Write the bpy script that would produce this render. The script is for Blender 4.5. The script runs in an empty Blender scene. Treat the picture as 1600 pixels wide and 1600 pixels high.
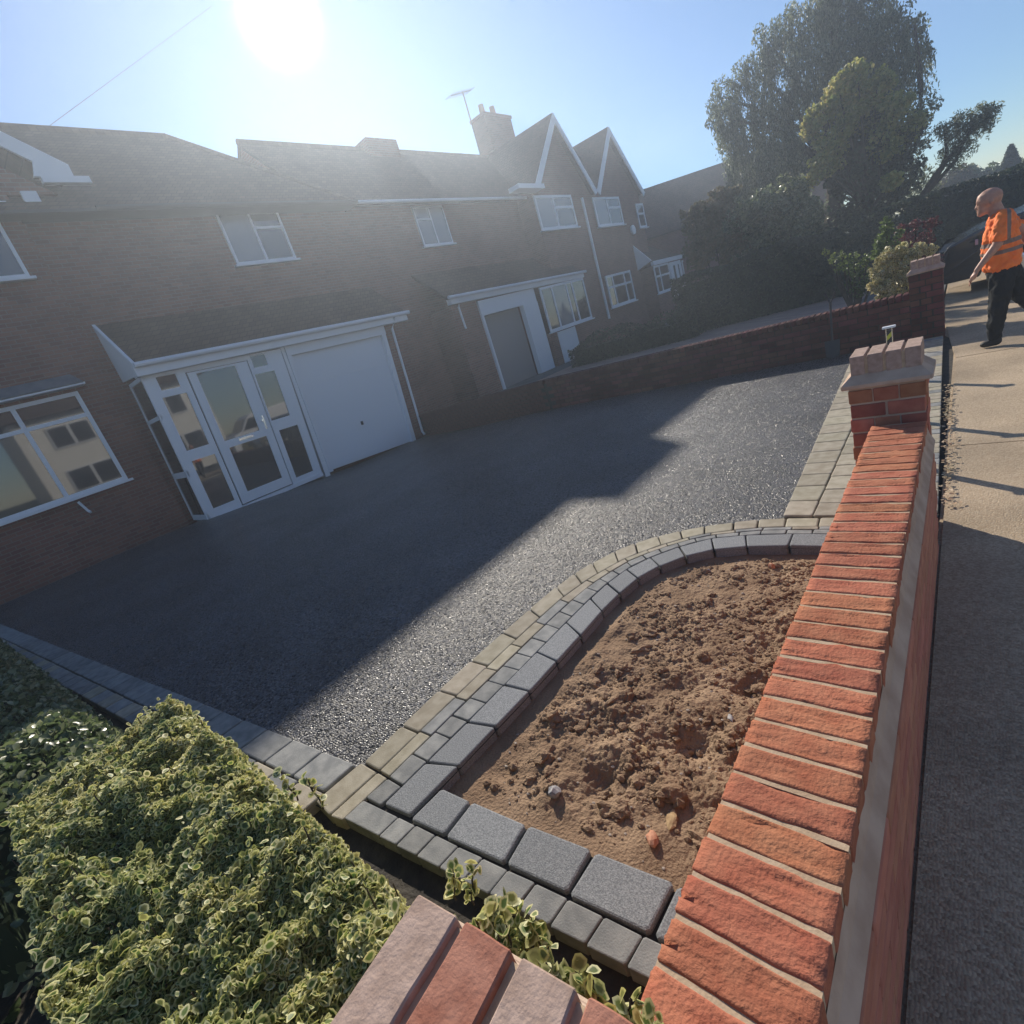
import bpy, bmesh, math, random
import numpy as np
from mathutils import Vector, Matrix, noise as mn
random.seed(7); rng = np.random.default_rng(7)
SC = bpy.context.scene; COL = SC.collection

# ------------------------------------------------------------------ camera
EYE = 1.6
ROT = ((0.73907011, -0.01005898, -0.6735534), (0.60453614, -0.43119831, 0.66977912), (-0.29717238, -0.90220111, -0.31260477))
cd = bpy.data.cameras.new('camera'); cam = bpy.data.objects.new('camera', cd); COL.objects.link(cam)
cd.sensor_width = 36; cd.lens = 790 / 1600 * 36; cd.clip_start = .02; cd.clip_end = 2000
cam.matrix_world = Matrix([(ROT[0][0], -ROT[0][1], -ROT[0][2], 0), (ROT[1][0], -ROT[1][1], -ROT[1][2], 0), (ROT[2][0], -ROT[2][1], -ROT[2][2], EYE), (0, 0, 0, 1)])
SC.camera = cam
# ------------------------------------------------------------------ sky and sun
SUN = Vector((-0.68142495, 0.55148234, 0.4811728)).normalized()
elev = math.asin(SUN.z); az = math.atan2(SUN.x, SUN.y)
w = bpy.data.worlds.new('World'); SC.world = w; w.use_nodes = True
nt = w.node_tree; nt.nodes.clear(); N = nt.nodes.new; LK = nt.links.new
sky = N('ShaderNodeTexSky'); sky.sky_type = 'NISHITA'; sky.sun_disc = False; sky.sun_elevation = elev; sky.sun_rotation = az
sky.air_density = 1.0; sky.dust_density = 0.0; sky.ozone_density = 6.0
tc = N('ShaderNodeTexCoord'); dot = N('ShaderNodeVectorMath'); dot.operation = 'DOT_PRODUCT'; dot.inputs[1].default_value = SUN
LK(tc.outputs['Generated'], dot.inputs[0])
mx = N('ShaderNodeMath'); mx.operation = 'MAXIMUM'; mx.inputs[1].default_value = 0; LK(dot.outputs['Value'], mx.inputs[0])
def lobe(p, k):
    a = N('ShaderNodeMath'); a.operation = 'POWER'; a.inputs[1].default_value = p; LK(mx.outputs[0], a.inputs[0])
    b = N('ShaderNodeMath'); b.operation = 'MULTIPLY'; b.inputs[1].default_value = k; LK(a.outputs[0], b.inputs[0]); return b
def add(a, b):
    c = N('ShaderNodeMath'); c.operation = 'ADD'; LK(a.outputs[0], c.inputs[0]); LK(b.outputs[0], c.inputs[1]); return c
halo = add(add(lobe(5, .02), lobe(80, .08)), lobe(2500, 6.0))          # the air's glow round the sun
bg1 = N('ShaderNodeBackground'); bg1.inputs['Strength'].default_value = .088; LK(sky.outputs[0], bg1.inputs['Color'])
bg2 = N('ShaderNodeBackground'); bg2.inputs['Color'].default_value = (.82, .90, 1, 1); LK(halo.outputs[0], bg2.inputs['Strength'])
ads = N('ShaderNodeAddShader'); LK(bg1.outputs[0], ads.inputs[0]); LK(bg2.outputs[0], ads.inputs[1])
wo = N('ShaderNodeOutputWorld'); LK(ads.outputs[0], wo.inputs['Surface'])
sl = bpy.data.lights.new('sun', 'SUN'); sl.energy = 5.0; sl.angle = math.radians(.55); sl.color = (1, .91, .77)
so = bpy.data.objects.new('sun', sl); COL.objects.link(so); so.rotation_euler = SUN.to_track_quat('Z', 'Y').to_euler(); so.location = (-20, 16, 20)
SC.view_settings.view_transform = 'Standard'; SC.view_settings.look = 'None'; SC.view_settings.exposure = 0.45; SC.view_settings.gamma = 1
SC.cycles.max_bounces = 8; SC.cycles.volume_bounces = 0; SC.cycles.transparent_max_bounces = 8
SC.cycles.sample_clamp_indirect = 4

# ------------------------------------------------------------------ helpers
def tag(o, label=None, cat=None, group=None, kind=None):
    if label: o['label'] = label
    if cat: o['category'] = cat
    if group: o['group'] = group
    if kind: o['kind'] = kind
    return o
def empty(name, loc=(0, 0, 0), rz=0):
    o = bpy.data.objects.new(name, None); o.empty_display_size = .2; o.location = loc; o.rotation_euler.z = rz; COL.objects.link(o); return o
def new_mesh(name, v, f, mat=None, smooth=False, uv=None):
    m = bpy.data.meshes.new(name); m.from_pydata([tuple(a) for a in v], [], [tuple(a) for a in f])
    if mat:
        for x in (mat if isinstance(mat, (list, tuple)) else [mat]): m.materials.append(x)
    if uv is not None:
        l = m.uv_layers.new(name='uv'); l.data.foreach_set('uv', np.asarray(uv, 'f').ravel())
    if smooth: m.polygons.foreach_set('use_smooth', [True] * len(m.polygons))
    m.update(); return m
def link(name, mesh, parent=None, loc=None, rz=0, world=False):
    o = bpy.data.objects.new(name, mesh); COL.objects.link(o)
    if loc is not None: o.location = loc
    o.rotation_euler.z = rz
    if parent is not None:
        o.parent = parent
        if world: 
            p = parent; M = Matrix.Identity(4)
            chain = []
            while p is not None: chain.append(p); p = p.parent
            for q in reversed(chain): M = M @ q.matrix_parent_inverse @ Matrix.LocRotScale(q.location, q.rotation_euler, q.scale)
            o.matrix_parent_inverse = M.inverted()
    return o
def copy_tree(o, loc=None, rz=None, parent=None):
    c = o.copy(); COL.objects.link(c)
    if loc is not None: c.location = loc
    if rz is not None: c.rotation_euler.z = rz
    c.parent = parent
    for ch in o.children: copy_tree(ch, parent=c)
    return c
class MB:
    def __init__(s): s.v = []; s.f = []
    def add(s, v, f):
        n = len(s.v); s.v += [tuple(a) for a in v]; s.f += [tuple(i + n for i in a) for a in f]; return s
    def hexa(s, b, t):      # bottom quad, top quad (ccw seen from above)
        return s.add(list(b) + list(t), [(3, 2, 1, 0), (4, 5, 6, 7), (0, 1, 5, 4), (1, 2, 6, 5), (2, 3, 7, 6), (3, 0, 4, 7)])
    def box(s, x0, x1, y0, y1, z0, z1):
        return s.hexa([(x0, y0, z0), (x1, y0, z0), (x1, y1, z0), (x0, y1, z0)], [(x0, y0, z1), (x1, y0, z1), (x1, y1, z1), (x0, y1, z1)])
    def prism(s, pts, a, b):   # pts: list of 3D pts, extruded from +a to +b vectors
        n = len(pts); a = Vector(a); b = Vector(b)
        v = [Vector(p) + a for p in pts] + [Vector(p) + b for p in pts]
        return s.add(v, [tuple(range(n))[::-1], tuple(range(n, 2 * n))] + [(i, (i + 1) % n, n + (i + 1) % n, n + i) for i in range(n)])
    def tube(s, path, rad, k=8):
        path = [Vector(p) for p in path]; n = len(path); base = len(s.v)
        if not isinstance(rad, (list, tuple)): rad = [rad] * n
        for i, p in enumerate(path):
            d = (path[min(i + 1, n - 1)] - path[max(i - 1, 0)]).normalized()
            a = d.cross(Vector((0, 0, 1)) if abs(d.z) < .9 else Vector((1, 0, 0))).normalized(); b = d.cross(a)
            for j in range(k):
                t = 2 * math.pi * j / k; s.v.append(tuple(p + (a * math.cos(t) + b * math.sin(t)) * rad[i]))
        for i in range(n - 1):
            for j in range(k):
                s.f.append((base + i * k + j, base + i * k + (j + 1) % k, base + (i + 1) * k + (j + 1) % k, base + (i + 1) * k + j))
        s.f.append(tuple(base + j for j in range(k))[::-1]); s.f.append(tuple(base + (n - 1) * k + j for j in range(k)))
        return s
    def build(s, name, mat, parent=None, smooth=False, world=True, kind=None):
        m = new_mesh(name, s.v, s.f, mat, smooth)
        if parent is None and len(s.v):
            c = Vector(np.mean(np.array(s.v), axis=0)); c.z = min(q[2] for q in s.v)
            m.transform(Matrix.Translation(-c)); o = link(name, m, None, c)
        else: o = link(name, m, parent, world=world)
        bm = bmesh.new(); bm.from_mesh(m); bmesh.ops.recalc_face_normals(bm, faces=bm.faces); bm.to_mesh(m); bm.free()
        if kind: o['kind'] = kind
        return o
def bevel_mesh(m, w, seg=1, ang=.5):
    bm = bmesh.new(); bm.from_mesh(m)
    es = [e for e in bm.edges if len(e.link_faces) == 2 and e.calc_face_angle(0) > ang]
    bmesh.ops.bevel(bm, geom=es, offset=w, segments=seg, affect='EDGES', profile=.6); bm.to_mesh(m); bm.free(); return m

# ------------------------------------------------------------------ materials
def mat(name, col, rough=.8, spec=.4, metal=0., c2=None, nscale=8., nmix=.5, bump=0., bscale=60., bdist=.01, rand=0., hue=0., transl=0., detail=5.):
    m = bpy.data.materials.new(name); m.use_nodes = True; t = m.node_tree; n = t.nodes; l = t.links
    b = n['Principled BSDF']; b.inputs['Roughness'].default_value = rough; b.inputs['Specular IOR Level'].default_value = spec; b.inputs['Metallic'].default_value = metal
    g = n.new('ShaderNodeTexCoord'); geo = n.new('ShaderNodeNewGeometry')
    last = n.new('ShaderNodeRGB'); last.outputs[0].default_value = (*col, 1); last = last.outputs[0]
    if c2:
        t1 = n.new('ShaderNodeTexNoise'); t1.inputs['Scale'].default_value = nscale; t1.inputs['Detail'].default_value = detail; l.new(geo.outputs['Position'], t1.inputs['Vector'])
        r = n.new('ShaderNodeValToRGB'); r.color_ramp.elements[0].position = .5 - nmix * .3; r.color_ramp.elements[1].position = .5 + nmix * .3
        r.color_ramp.elements[0].color = (*col, 1); r.color_ramp.elements[1].color = (*c2, 1); l.new(t1.outputs[0], r.inputs[0]); last = r.outputs[0]
    if rand or hue:
        oi = n.new('ShaderNodeObjectInfo'); h = n.new('ShaderNodeHueSaturation'); mr = n.new('ShaderNodeMapRange')
        mr.inputs[3].default_value = 1 - rand; mr.inputs[4].default_value = 1 + rand; l.new(oi.outputs['Random'], mr.inputs[0]); l.new(mr.outputs[0], h.inputs['Value'])
        if hue:
            mu = n.new('ShaderNodeMath'); mu.operation = 'MULTIPLY'; mu.inputs[1].default_value = 7.31; l.new(oi.outputs['Random'], mu.inputs[0])
            fr = n.new('ShaderNodeMath'); fr.operation = 'FRACT'; l.new(mu.outputs[0], fr.inputs[0])
            m2 = n.new('ShaderNodeMapRange'); m2.inputs[3].default_value = .5 - hue; m2.inputs[4].default_value = .5 + hue; l.new(fr.outputs[0], m2.inputs[0]); l.new(m2.outputs[0], h.inputs['Hue'])
        l.new(last, h.inputs['Color']); last = h.outputs[0]
    l.new(last, b.inputs['Base Color'])
    if bump:
        t2 = n.new('ShaderNodeTexNoise'); t2.inputs['Scale'].default_value = bscale; t2.inputs['Detail'].default_value = 6; l.new(geo.outputs['Position'], t2.inputs['Vector'])
        bp = n.new('ShaderNodeBump'); bp.inputs['Strength'].default_value = bump; bp.inputs['Distance'].default_value = bdist; l.new(t2.outputs[0], bp.inputs['Height']); l.new(bp.outputs[0], b.inputs['Normal'])
    if transl:
        tr = n.new('ShaderNodeBsdfTranslucent'); l.new(last, tr.inputs[0]); ms = n.new('ShaderNodeMixShader'); ms.inputs[0].default_value = transl
        l.new(b.outputs[0], ms.inputs[1]); l.new(tr.outputs[0], ms.inputs[2]); l.new(ms.outputs[0], n['Material Output'].inputs[0])
    return m
def wall_mat(name, c1, c2, mortar, bw=.225, rh=.075, ms=.008, axis='YZ', bump=.5, dist=.004):
    m = bpy.data.materials.new(name); m.use_nodes = True; t = m.node_tree; n = t.nodes; l = t.links; b = n['Principled BSDF']; b.inputs['Roughness'].default_value = .9; b.inputs['Specular IOR Level'].default_value = .2
    geo = n.new('ShaderNodeNewGeometry'); sp = n.new('ShaderNodeSeparateXYZ'); cb = n.new('ShaderNodeCombineXYZ'); l.new(geo.outputs['Position'], sp.inputs[0])
    ad = n.new('ShaderNodeMath'); ad.operation = 'ADD'; l.new(sp.outputs[0], ad.inputs[0]); l.new(sp.outputs[1], ad.inputs[1])
    l.new(ad.outputs[0], cb.inputs[0]); l.new(sp.outputs[2], cb.inputs[1])
    br = n.new('ShaderNodeTexBrick'); l.new(cb.outputs[0], br.inputs['Vector'])
    br.inputs['Scale'].default_value = 1; br.inputs['Brick Width'].default_value = bw; br.inputs['Row Height'].default_value = rh; br.inputs['Mortar Size'].default_value = ms; br.inputs['Mortar Smooth'].default_value = .1
    br.inputs['Color1'].default_value = (*c1, 1); br.inputs['Color2'].default_value = (*c2, 1); br.inputs['Mortar'].default_value = (*mortar, 1)
    nz = n.new('ShaderNodeTexNoise'); nz.inputs['Scale'].default_value = 1.4; nz.inputs['Detail'].default_value = 6; l.new(geo.outputs['Position'], nz.inputs['Vector'])
    mr = n.new('ShaderNodeMapRange'); mr.inputs[3].default_value = .7; mr.inputs[4].default_value = 1.3; l.new(nz.outputs[0], mr.inputs[0])
    h = n.new('ShaderNodeHueSaturation'); l.new(mr.outputs[0], h.inputs['Value']); l.new(br.outputs['Color'], h.inputs['Color']); l.new(h.outputs[0], b.inputs['Base Color'])
    bp = n.new('ShaderNodeBump'); bp.invert = True; bp.inputs['Strength'].default_value = bump; bp.inputs['Distance'].default_value = dist; l.new(br.outputs['Fac'], bp.inputs['Height']); l.new(bp.outputs[0], b.inputs['Normal'])
    return m
def leaf_mat(name, cols, edge=None, transl=.35, rough=.5, spec=.4, patch=1.2):
    m = bpy.data.materials.new(name); m.use_nodes = True; t = m.node_tree; n = t.nodes; l = t.links; b = n['Principled BSDF']; b.inputs['Roughness'].default_value = rough; b.inputs['Specular IOR Level'].default_value = spec
    geo = n.new('ShaderNodeNewGeometry'); r = n.new('ShaderNodeValToRGB'); l.new(geo.outputs['Random Per Island'], r.inputs[0])
    e = r.color_ramp.elements; e[0].color = (*cols[0], 1); e[1].color = (*cols[-1], 1)
    for i, c in enumerate(cols[1:-1]): q = e.new((i + 1) / (len(cols) - 1)); q.color = (*c, 1)
    last = r.outputs[0]
    if edge:
        u = n.new('ShaderNodeUVMap'); s = n.new('ShaderNodeSeparateXYZ'); l.new(u.outputs[0], s.inputs[0])
        nz = n.new('ShaderNodeTexNoise'); nz.inputs['Scale'].default_value = 90; l.new(geo.outputs['Position'], nz.inputs['Vector'])
        ma = n.new('ShaderNodeMath'); ma.operation = 'MULTIPLY_ADD'; ma.inputs[1].default_value = .4; l.new(nz.outputs[0], ma.inputs[0]); l.new(s.outputs[0], ma.inputs[2])
        r2 = n.new('ShaderNodeValToRGB'); r2.color_ramp.elements[0].position = .68 - edge[1]; r2.color_ramp.elements[1].position = .98 - max(0, edge[1]); l.new(ma.outputs[0], r2.inputs[0])
        # margins run from yellow to cream, leaf by leaf
        r3 = n.new('ShaderNodeValToRGB'); fr = n.new('ShaderNodeMath'); fr.operation = 'MULTIPLY'; fr.inputs[1].default_value = 13.7; l.new(geo.outputs['Random Per Island'], fr.inputs[0])
        f2 = n.new('ShaderNodeMath'); f2.operation = 'FRACT'; l.new(fr.outputs[0], f2.inputs[0]); l.new(f2.outputs[0], r3.inputs[0])
        r3.color_ramp.elements[0].color = (*edge[0][0], 1); r3.color_ramp.elements[1].color = (*edge[0][1], 1)
        mxx = n.new('ShaderNodeMixRGB'); l.new(r2.outputs[0], mxx.inputs[0]); l.new(last, mxx.inputs[1]); l.new(r3.outputs[0], mxx.inputs[2]); last = mxx.outputs[0]
    # patches of yellower, browner growth
    pn = n.new('ShaderNodeTexNoise'); pn.inputs['Scale'].default_value = patch; pn.inputs['Detail'].default_value = 3; l.new(geo.outputs['Position'], pn.inputs['Vector'])
    mh = n.new('ShaderNodeMapRange'); mh.inputs[1].default_value = .3; mh.inputs[2].default_value = .7; mh.inputs[3].default_value = .47; mh.inputs[4].default_value = .515; l.new(pn.outputs[0], mh.inputs[0])
    mv = n.new('ShaderNodeMapRange'); mv.inputs[1].default_value = .3; mv.inputs[2].default_value = .7; mv.inputs[3].default_value = 1.25; mv.inputs[4].default_value = .75; l.new(pn.outputs[0], mv.inputs[0])
    hs = n.new('ShaderNodeHueSaturation'); l.new(mh.outputs[0], hs.inputs['Hue']); l.new(mv.outputs[0], hs.inputs['Value']); l.new(last, hs.inputs['Color']); last = hs.outputs[0]
    l.new(last, b.inputs['Base Color'])
    tr = n.new('ShaderNodeBsdfTranslucent'); l.new(last, tr.inputs[0]); ms = n.new('ShaderNodeMixShader'); ms.inputs[0].default_value = transl
    l.new(b.outputs[0], ms.inputs[1]); l.new(tr.outputs[0], ms.inputs[2]); l.new(ms.outputs[0], n['Material Output'].inputs[0]); return m
def tarmac_mat(name, c1, c2, s=150, bump=1., rough=(.35, .8), dist=.004):
    m = bpy.data.materials.new(name); m.use_nodes = True; t = m.node_tree; n = t.nodes; l = t.links; b = n['Principled BSDF']
    geo = n.new('ShaderNodeNewGeometry'); v = n.new('ShaderNodeTexVoronoi'); v.inputs['Scale'].default_value = s; l.new(geo.outputs['Position'], v.inputs['Vector'])
    wv = n.new('ShaderNodeTexNoise'); wv.inputs['Scale'].default_value = 1.3; wv.inputs['Detail'].default_value = 5; l.new(geo.outputs['Position'], wv.inputs['Vector'])
    sx = n.new('ShaderNodeSeparateColor'); l.new(v.outputs['Color'], sx.inputs[0])
    r = n.new('ShaderNodeValToRGB'); r.color_ramp.elements[0].color = (*c1, 1); r.color_ramp.elements[1].color = (*c2, 1); l.new(sx.outputs[0], r.inputs[0])
    h = n.new('ShaderNodeHueSaturation'); mr = n.new('ShaderNodeMapRange'); mr.inputs[1].default_value = .3; mr.inputs[2].default_value = .7; mr.inputs[3].default_value = .75; mr.inputs[4].default_value = 1.25; l.new(wv.outputs[0], mr.inputs[0]); l.new(mr.outputs[0], h.inputs['Value'])
    l.new(r.outputs[0], h.inputs['Color']); l.new(h.outputs[0], b.inputs['Base Color'])
    m2 = n.new('ShaderNodeMapRange'); m2.inputs[3].default_value = rough[0]; m2.inputs[4].default_value = rough[1]; l.new(sx.outputs[1], m2.inputs[0]); l.new(m2.outputs[0], b.inputs['Roughness'])
    b.inputs['Specular IOR Level'].default_value = .3
    # every chip tilts its own way
    ns = n.new('ShaderNodeVectorMath'); ns.operation = 'SUBTRACT'; l.new(v.outputs['Color'], ns.inputs[0]); ns.inputs[1].default_value = (.5, .5, .5)
    sc = n.new('ShaderNodeVectorMath'); sc.operation = 'SCALE'; sc.inputs['Scale'].default_value = bump; l.new(ns.outputs[0], sc.inputs[0])
    bp = n.new('ShaderNodeBump'); bp.invert = True; bp.inputs['Strength'].default_value = .9; bp.inputs['Distance'].default_value = dist; l.new(v.outputs['Distance'], bp.inputs['Height'])
    aa = n.new('ShaderNodeVectorMath'); aa.operation = 'ADD'; l.new(bp.outputs[0], aa.inputs[0]); l.new(sc.outputs[0], aa.inputs[1])
    nn = n.new('ShaderNodeVectorMath'); nn.operation = 'NORMALIZE'; l.new(aa.outputs[0], nn.inputs[0]); l.new(nn.outputs[0], b.inputs['Normal'])
    return m
M = {}
M['tarmac'] = tarmac_mat('fresh_tarmac', (.007, .008, .010), (.17, .17, .18), 88, .75, (.2, .5), .009)
M['tarmac_grey'] = tarmac_mat('grey_tarmac', (.09, .09, .092), (.16, .155, .15), 90, .2, (.7, .95))
M['pave'] = tarmac_mat('pavement', (.32, .24, .16), (.47, .375, .265), 130, .22, (.75, .95), .003)
M['road'] = tarmac_mat('road', (.05, .05, .05), (.09, .09, .09), 90, .25, (.6, .9))
M['ground'] = mat('ground', (.05, .045, .03), c2=(.07, .08, .035), nscale=3)
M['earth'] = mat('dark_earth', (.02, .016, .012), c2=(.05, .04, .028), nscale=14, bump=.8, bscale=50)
M['coping'] = mat('coping_brick', (.33, .098, .055), .9, .25, c2=(.45, .185, .105), nscale=22, nmix=1, bump=.9, bscale=130, bdist=.004, rand=.12, hue=.007, detail=8)
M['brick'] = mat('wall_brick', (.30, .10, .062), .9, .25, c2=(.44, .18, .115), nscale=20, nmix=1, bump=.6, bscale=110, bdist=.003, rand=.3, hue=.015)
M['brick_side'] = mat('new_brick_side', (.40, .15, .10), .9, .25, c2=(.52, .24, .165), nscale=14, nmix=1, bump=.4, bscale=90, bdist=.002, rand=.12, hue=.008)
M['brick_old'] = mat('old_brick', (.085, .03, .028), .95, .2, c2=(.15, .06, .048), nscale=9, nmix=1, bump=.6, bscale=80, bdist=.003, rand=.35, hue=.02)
M['cap_grey'] = mat('cap_brick_grey', (.33, .235, .19), .9, .2, c2=(.45, .33, .275), nscale=40, bump=.5, bscale=190, bdist=.003, rand=.06, detail=9)
M['cap_red'] = mat('cap_brick_red', (.27, .105, .07), .9, .2, c2=(.40, .19, .135), nscale=30, bump=.5, bscale=190, bdist=.003, detail=9)
M['mortar'] = mat('mortar', (.42, .30, .20), .95, .1, c2=(.52, .40, .28), nscale=30, bump=.5, bscale=200, bdist=.002)
M['mortar_grey'] = mat('mortar_grey', (.42, .30, .225), .9, .15, c2=(.54, .41, .32), nscale=12, bump=.4, bscale=160, bdist=.002)
M['stone_buff'] = mat('paving_buff', (.30, .265, .20), .9, .25, c2=(.40, .36, .285), nscale=16, bump=.5, bscale=170, bdist=.003, rand=.13, hue=.01, detail=8)
M['stone_grey'] = mat('paving_grey', (.195, .20, .20), .9, .25, c2=(.30, .30, .29), nscale=16, bump=.5, bscale=170, bdist=.003, rand=.14, detail=8)
M['stone_char'] = mat('paving_charcoal', (.14, .15, .165), .85, .3, c2=(.28, .29, .30), nscale=200, bump=.7, bscale=220, bdist=.003, rand=.12, detail=8)
M['joint'] = mat('joint_sand', (.05, .045, .04), .95, .1)
M['white'] = mat('white_upvc', (.74, .76, .80), .4, .4)
M['whitedoor'] = mat('white_steel_door', (.72, .75, .80), .5, .3)
M['lead'] = mat('lead_flashing', (.12, .13, .15), .6, .4, c2=(.18, .19, .21), nscale=4)
M['roof'] = wall_mat('roof_tile', (.075, .048, .04), (.11, .07, .055), (.03, .02, .02), .17, .115, .006, bump=1, dist=.02)
M['housebrick'] = wall_mat('house_brick', (.16, .068, .055), (.23, .105, .08), (.20, .16, .14))
M['render'] = mat('cream_render', (.76, .74, .68), c2=(.8, .78, .74), nscale=3)
M['iron'] = mat('dark_metal', (.03, .03, .035), .5, .5)
M['chrome'] = mat('chrome', (.8, .8, .8), .2, .5, 1.)
M['bark'] = mat('bark', (.06, .05, .04), .95, .1, c2=(.11, .09, .07), nscale=10, bump=.8, bscale=30)
def glass_mat(name, col, ior):
    m = mat(name, col, .03, .5); b = m.node_tree.nodes['Principled BSDF']; b.inputs['IOR'].default_value = ior; return m
M['glass'] = glass_mat('window_glass', (.035, .035, .04), 2.1)
M['curtain'] = glass_mat('glass_over_net_curtain', (.22, .23, .26), 1.8)
M['cargl'] = glass_mat('car_glass', (.01, .012, .014), 1.6)

# ------------------------------------------------------------------ ground sheets
def smooth(t): t = max(0., min(1., t)); return t * t * (3 - 2 * t)
def dz(x, y): return -.36 * smooth((-5.5 - x) / 6.5) * smooth((y - 2) / 6.5) * (1 - smooth((y - 10.0) / .6))     # the drive dips towards the garage
def yb(x): return .634 + .107 * (x + 2.17)          # near boundary of the drive
g = MB(); g.add([(-260, -200, -.45), (260, -200, -.45), (260, 400, -.45), (-260, 400, -.45)], [(0, 1, 2, 3)])
gr = g.build('ground', M['ground'], kind='structure')
def catmull(P, n=14):
    P = [Vector(p) for p in P]; P = [2 * P[0] - P[1]] + P + [2 * P[-1] - P[-2]]; out = []
    for i in range(1, len(P) - 2):
        for k in range(n):
            t = k / n; a, b, c, d = P[i - 1:i + 3]
            out.append(.5 * ((2 * b) + (c - a) * t + (2 * a - 5 * b + 4 * c - d) * t * t + (3 * b - a - 3 * c + d) * t ** 3))
    out.append(P[-2]); return out
S0 = [(-2.125, .66), (-2.12, 1.4), (-2.075, 2.08), (-2.035, 2.36), (-1.935, 2.63), (-1.81, 2.83), (-1.61, 3.01), (-1.38, 3.14), (-1.13, 3.22), (-.92, 3.255), (-.37, 3.275)]
S1 = [(-1.99, .66), (-1.972, 1.4), (-1.94, 2.0), (-1.90, 2.25), (-1.815, 2.49), (-1.715, 2.68), (-1.53, 2.88), (-1.335, 3.015), (-1.10, 3.09), (-.90, 3.125), (-.37, 3.15)]
S3 = [(-1.805, .66), (-1.768, 1.4), (-1.745, 1.95), (-1.73, 2.2), (-1.69, 2.42), (-1.62, 2.6), (-1.46, 2.80), (-1.29, 2.94), (-1.08, 3.0), (-.89, 3.03), (-.37, 3.045)]
S4 = [(-1.64, .72), (-1.60, 1.4), (-1.592, 1.85), (-1.588, 2.1), (-1.555, 2.33), (-1.50, 2.5), (-1.365, 2.68), (-1.22, 2.79), (-1.03, 2.85), (-.88, 2.875), (-.37, 2.885)]
C0, C1, C3, C4 = [catmull([(a, b, 0) for a, b in S]) for S in (S0, S1, S3, S4)]
C2 = [a.lerp(b, .42) for a, b in zip(C1, C3)]
def band(p): return -.92 - .05 * (p - 3.25)
# tarmac drive: one sheet with the curved edge cut out, tucked 3 cm under the edging stones
bm = bmesh.new()
edge = [(-2.1, .66 - .03)] + [(p.x + .03, p.y) for p in C0 if p.y < 3.25 and p.x < -.95] + [(band(y) + .03, y) for y in (3.3, 4.5, 6, 7.5, 8.47)]
xs = np.concatenate([np.arange(-2.5, -12.7, -.5)])
def grid_drive():
    # columns in x from -12.5 to -2.6, then a fan to the edge
    v = []; f = []; YN = 26
    cols = list(np.arange(-12.75, -2.7, .35)) + [-2.6]
    for x in cols:
        y0 = yb(x) - .03; y1 = 8.5 if x > -6.5 else 8.5 + (-6.5 - x) / 6.0 * 1.45
        for j in range(YN): y = y0 + (y1 - y0) * j / (YN - 1); v.append((x, y, dz(x, y)))
    for i in range(len(cols) - 1):
        for j in range(YN - 1): a = i * YN + j; f.append((a, a + YN, a + YN + 1, a + 1))
    last = [(-2.6, v[(len(cols) - 1) * YN + j][1]) for j in range(YN)]
    E = edge; n0 = len(v); poly = [(x, y, 0) for x, y in last] + [(x, y, 0) for x, y in reversed(E)]
    v += poly; f.append(tuple(range(n0, n0 + len(poly)))[::-1])
    return v, f
v, f = grid_drive(); mm = new_mesh('tarmac_drive', v, f, M['tarmac']); bm = bmesh.new(); bm.from_mesh(mm)
bmesh.ops.remove_doubles(bm, verts=bm.verts, dist=.0005); bmesh.ops.triangulate(bm, faces=[q for q in bm.faces if len(q.verts) > 4]); bmesh.ops.recalc_face_normals(bm, faces=bm.faces); bm.to_mesh(mm); bm.free()
if mm.polygons[0].normal.z < 0: mm.flip_normals()
drive = link('tarmac_drive', mm); drive['kind'] = 'structure'
g = MB(); g.add([(-.125, -12, -.022), (2.6, -12, -.022), (2.6, 90, -.022), (-.32, 90, -.022), (-.32, 8.9, -.022), (-.14, 8.2, -.022)], [(0, 1, 2, 3, 4, 5)])
pv_ = g.build('pavement', M['pave'], kind='structure')
pe = [-12, 4.45, 7.2, 10.1, 13, 16, 19.5, 23, 27, 32, 40, 60, 90]
def pxl(y): return -.12 if y < 8 else (-.14 if y < 8.6 else -.30)
for a_, b_2 in zip(pe[:-1], pe[1:]):
    q = MB(); z_ = -.010 + random.uniform(-.0015, .0015); q.hexa([(pxl(a_), a_ + .006, -.03), (2.598, a_ + .006, -.03), (2.598, b_2 - .006, -.03), (pxl(b_2), b_2 - .006, -.03)], [(pxl(a_), a_ + .006, z_), (2.598, a_ + .006, z_), (2.598, b_2 - .006, z_), (pxl(b_2), b_2 - .006, z_)])
    q.build('pavement_bay', M['pave'], pv_)
g = MB(); g.add([(-.42, 3.2, -.03), (-.08, 3.2, -.03), (-.08, 9.2, -.03), (-.42, 9.2, -.03)], [(0, 1, 2, 3)]); g.build('gutter_channel', M['earth'], kind='structure')
g = MB(); g.add([(2.74, -60, -.11), (9, -60, -.11), (9, 160, -.11), (2.74, 160, -.11)], [(0, 1, 2, 3)]); g.build('road', M['road'], kind='structure')
g = MB(); g.box(2.6, 2.74, -60, 160, -.2, 0); g.build('kerb', M['stone_grey'], kind='structure')
g = MB(); g.add([(-12.6, 10.05, -.03), (-6.5, 8.66, -.03), (-.35, 8.66, -.03), (-.35, 70, -.03), (-12.6, 70, -.03)], [(0, 1, 2, 3, 4)]); g.build('neighbour_drive', M['tarmac_grey'], kind='structure')
g = MB(); g.add([(-11, 13.5, -.026), (-1.9, 12.4, -.026), (-1.8, 16.8, -.026), (-5, 20.8, -.026), (-11, 21, -.026)], [(0, 1, 2, 3, 4)])
M['pinkpave'] = wall_mat('pink_block_paving', (.36, .24, .20), (.42, .30, .24), (.2, .15, .12), .2, .1, .006)
g.build('block_paved_forecourt', M['pinkpave'], kind='structure')

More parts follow.
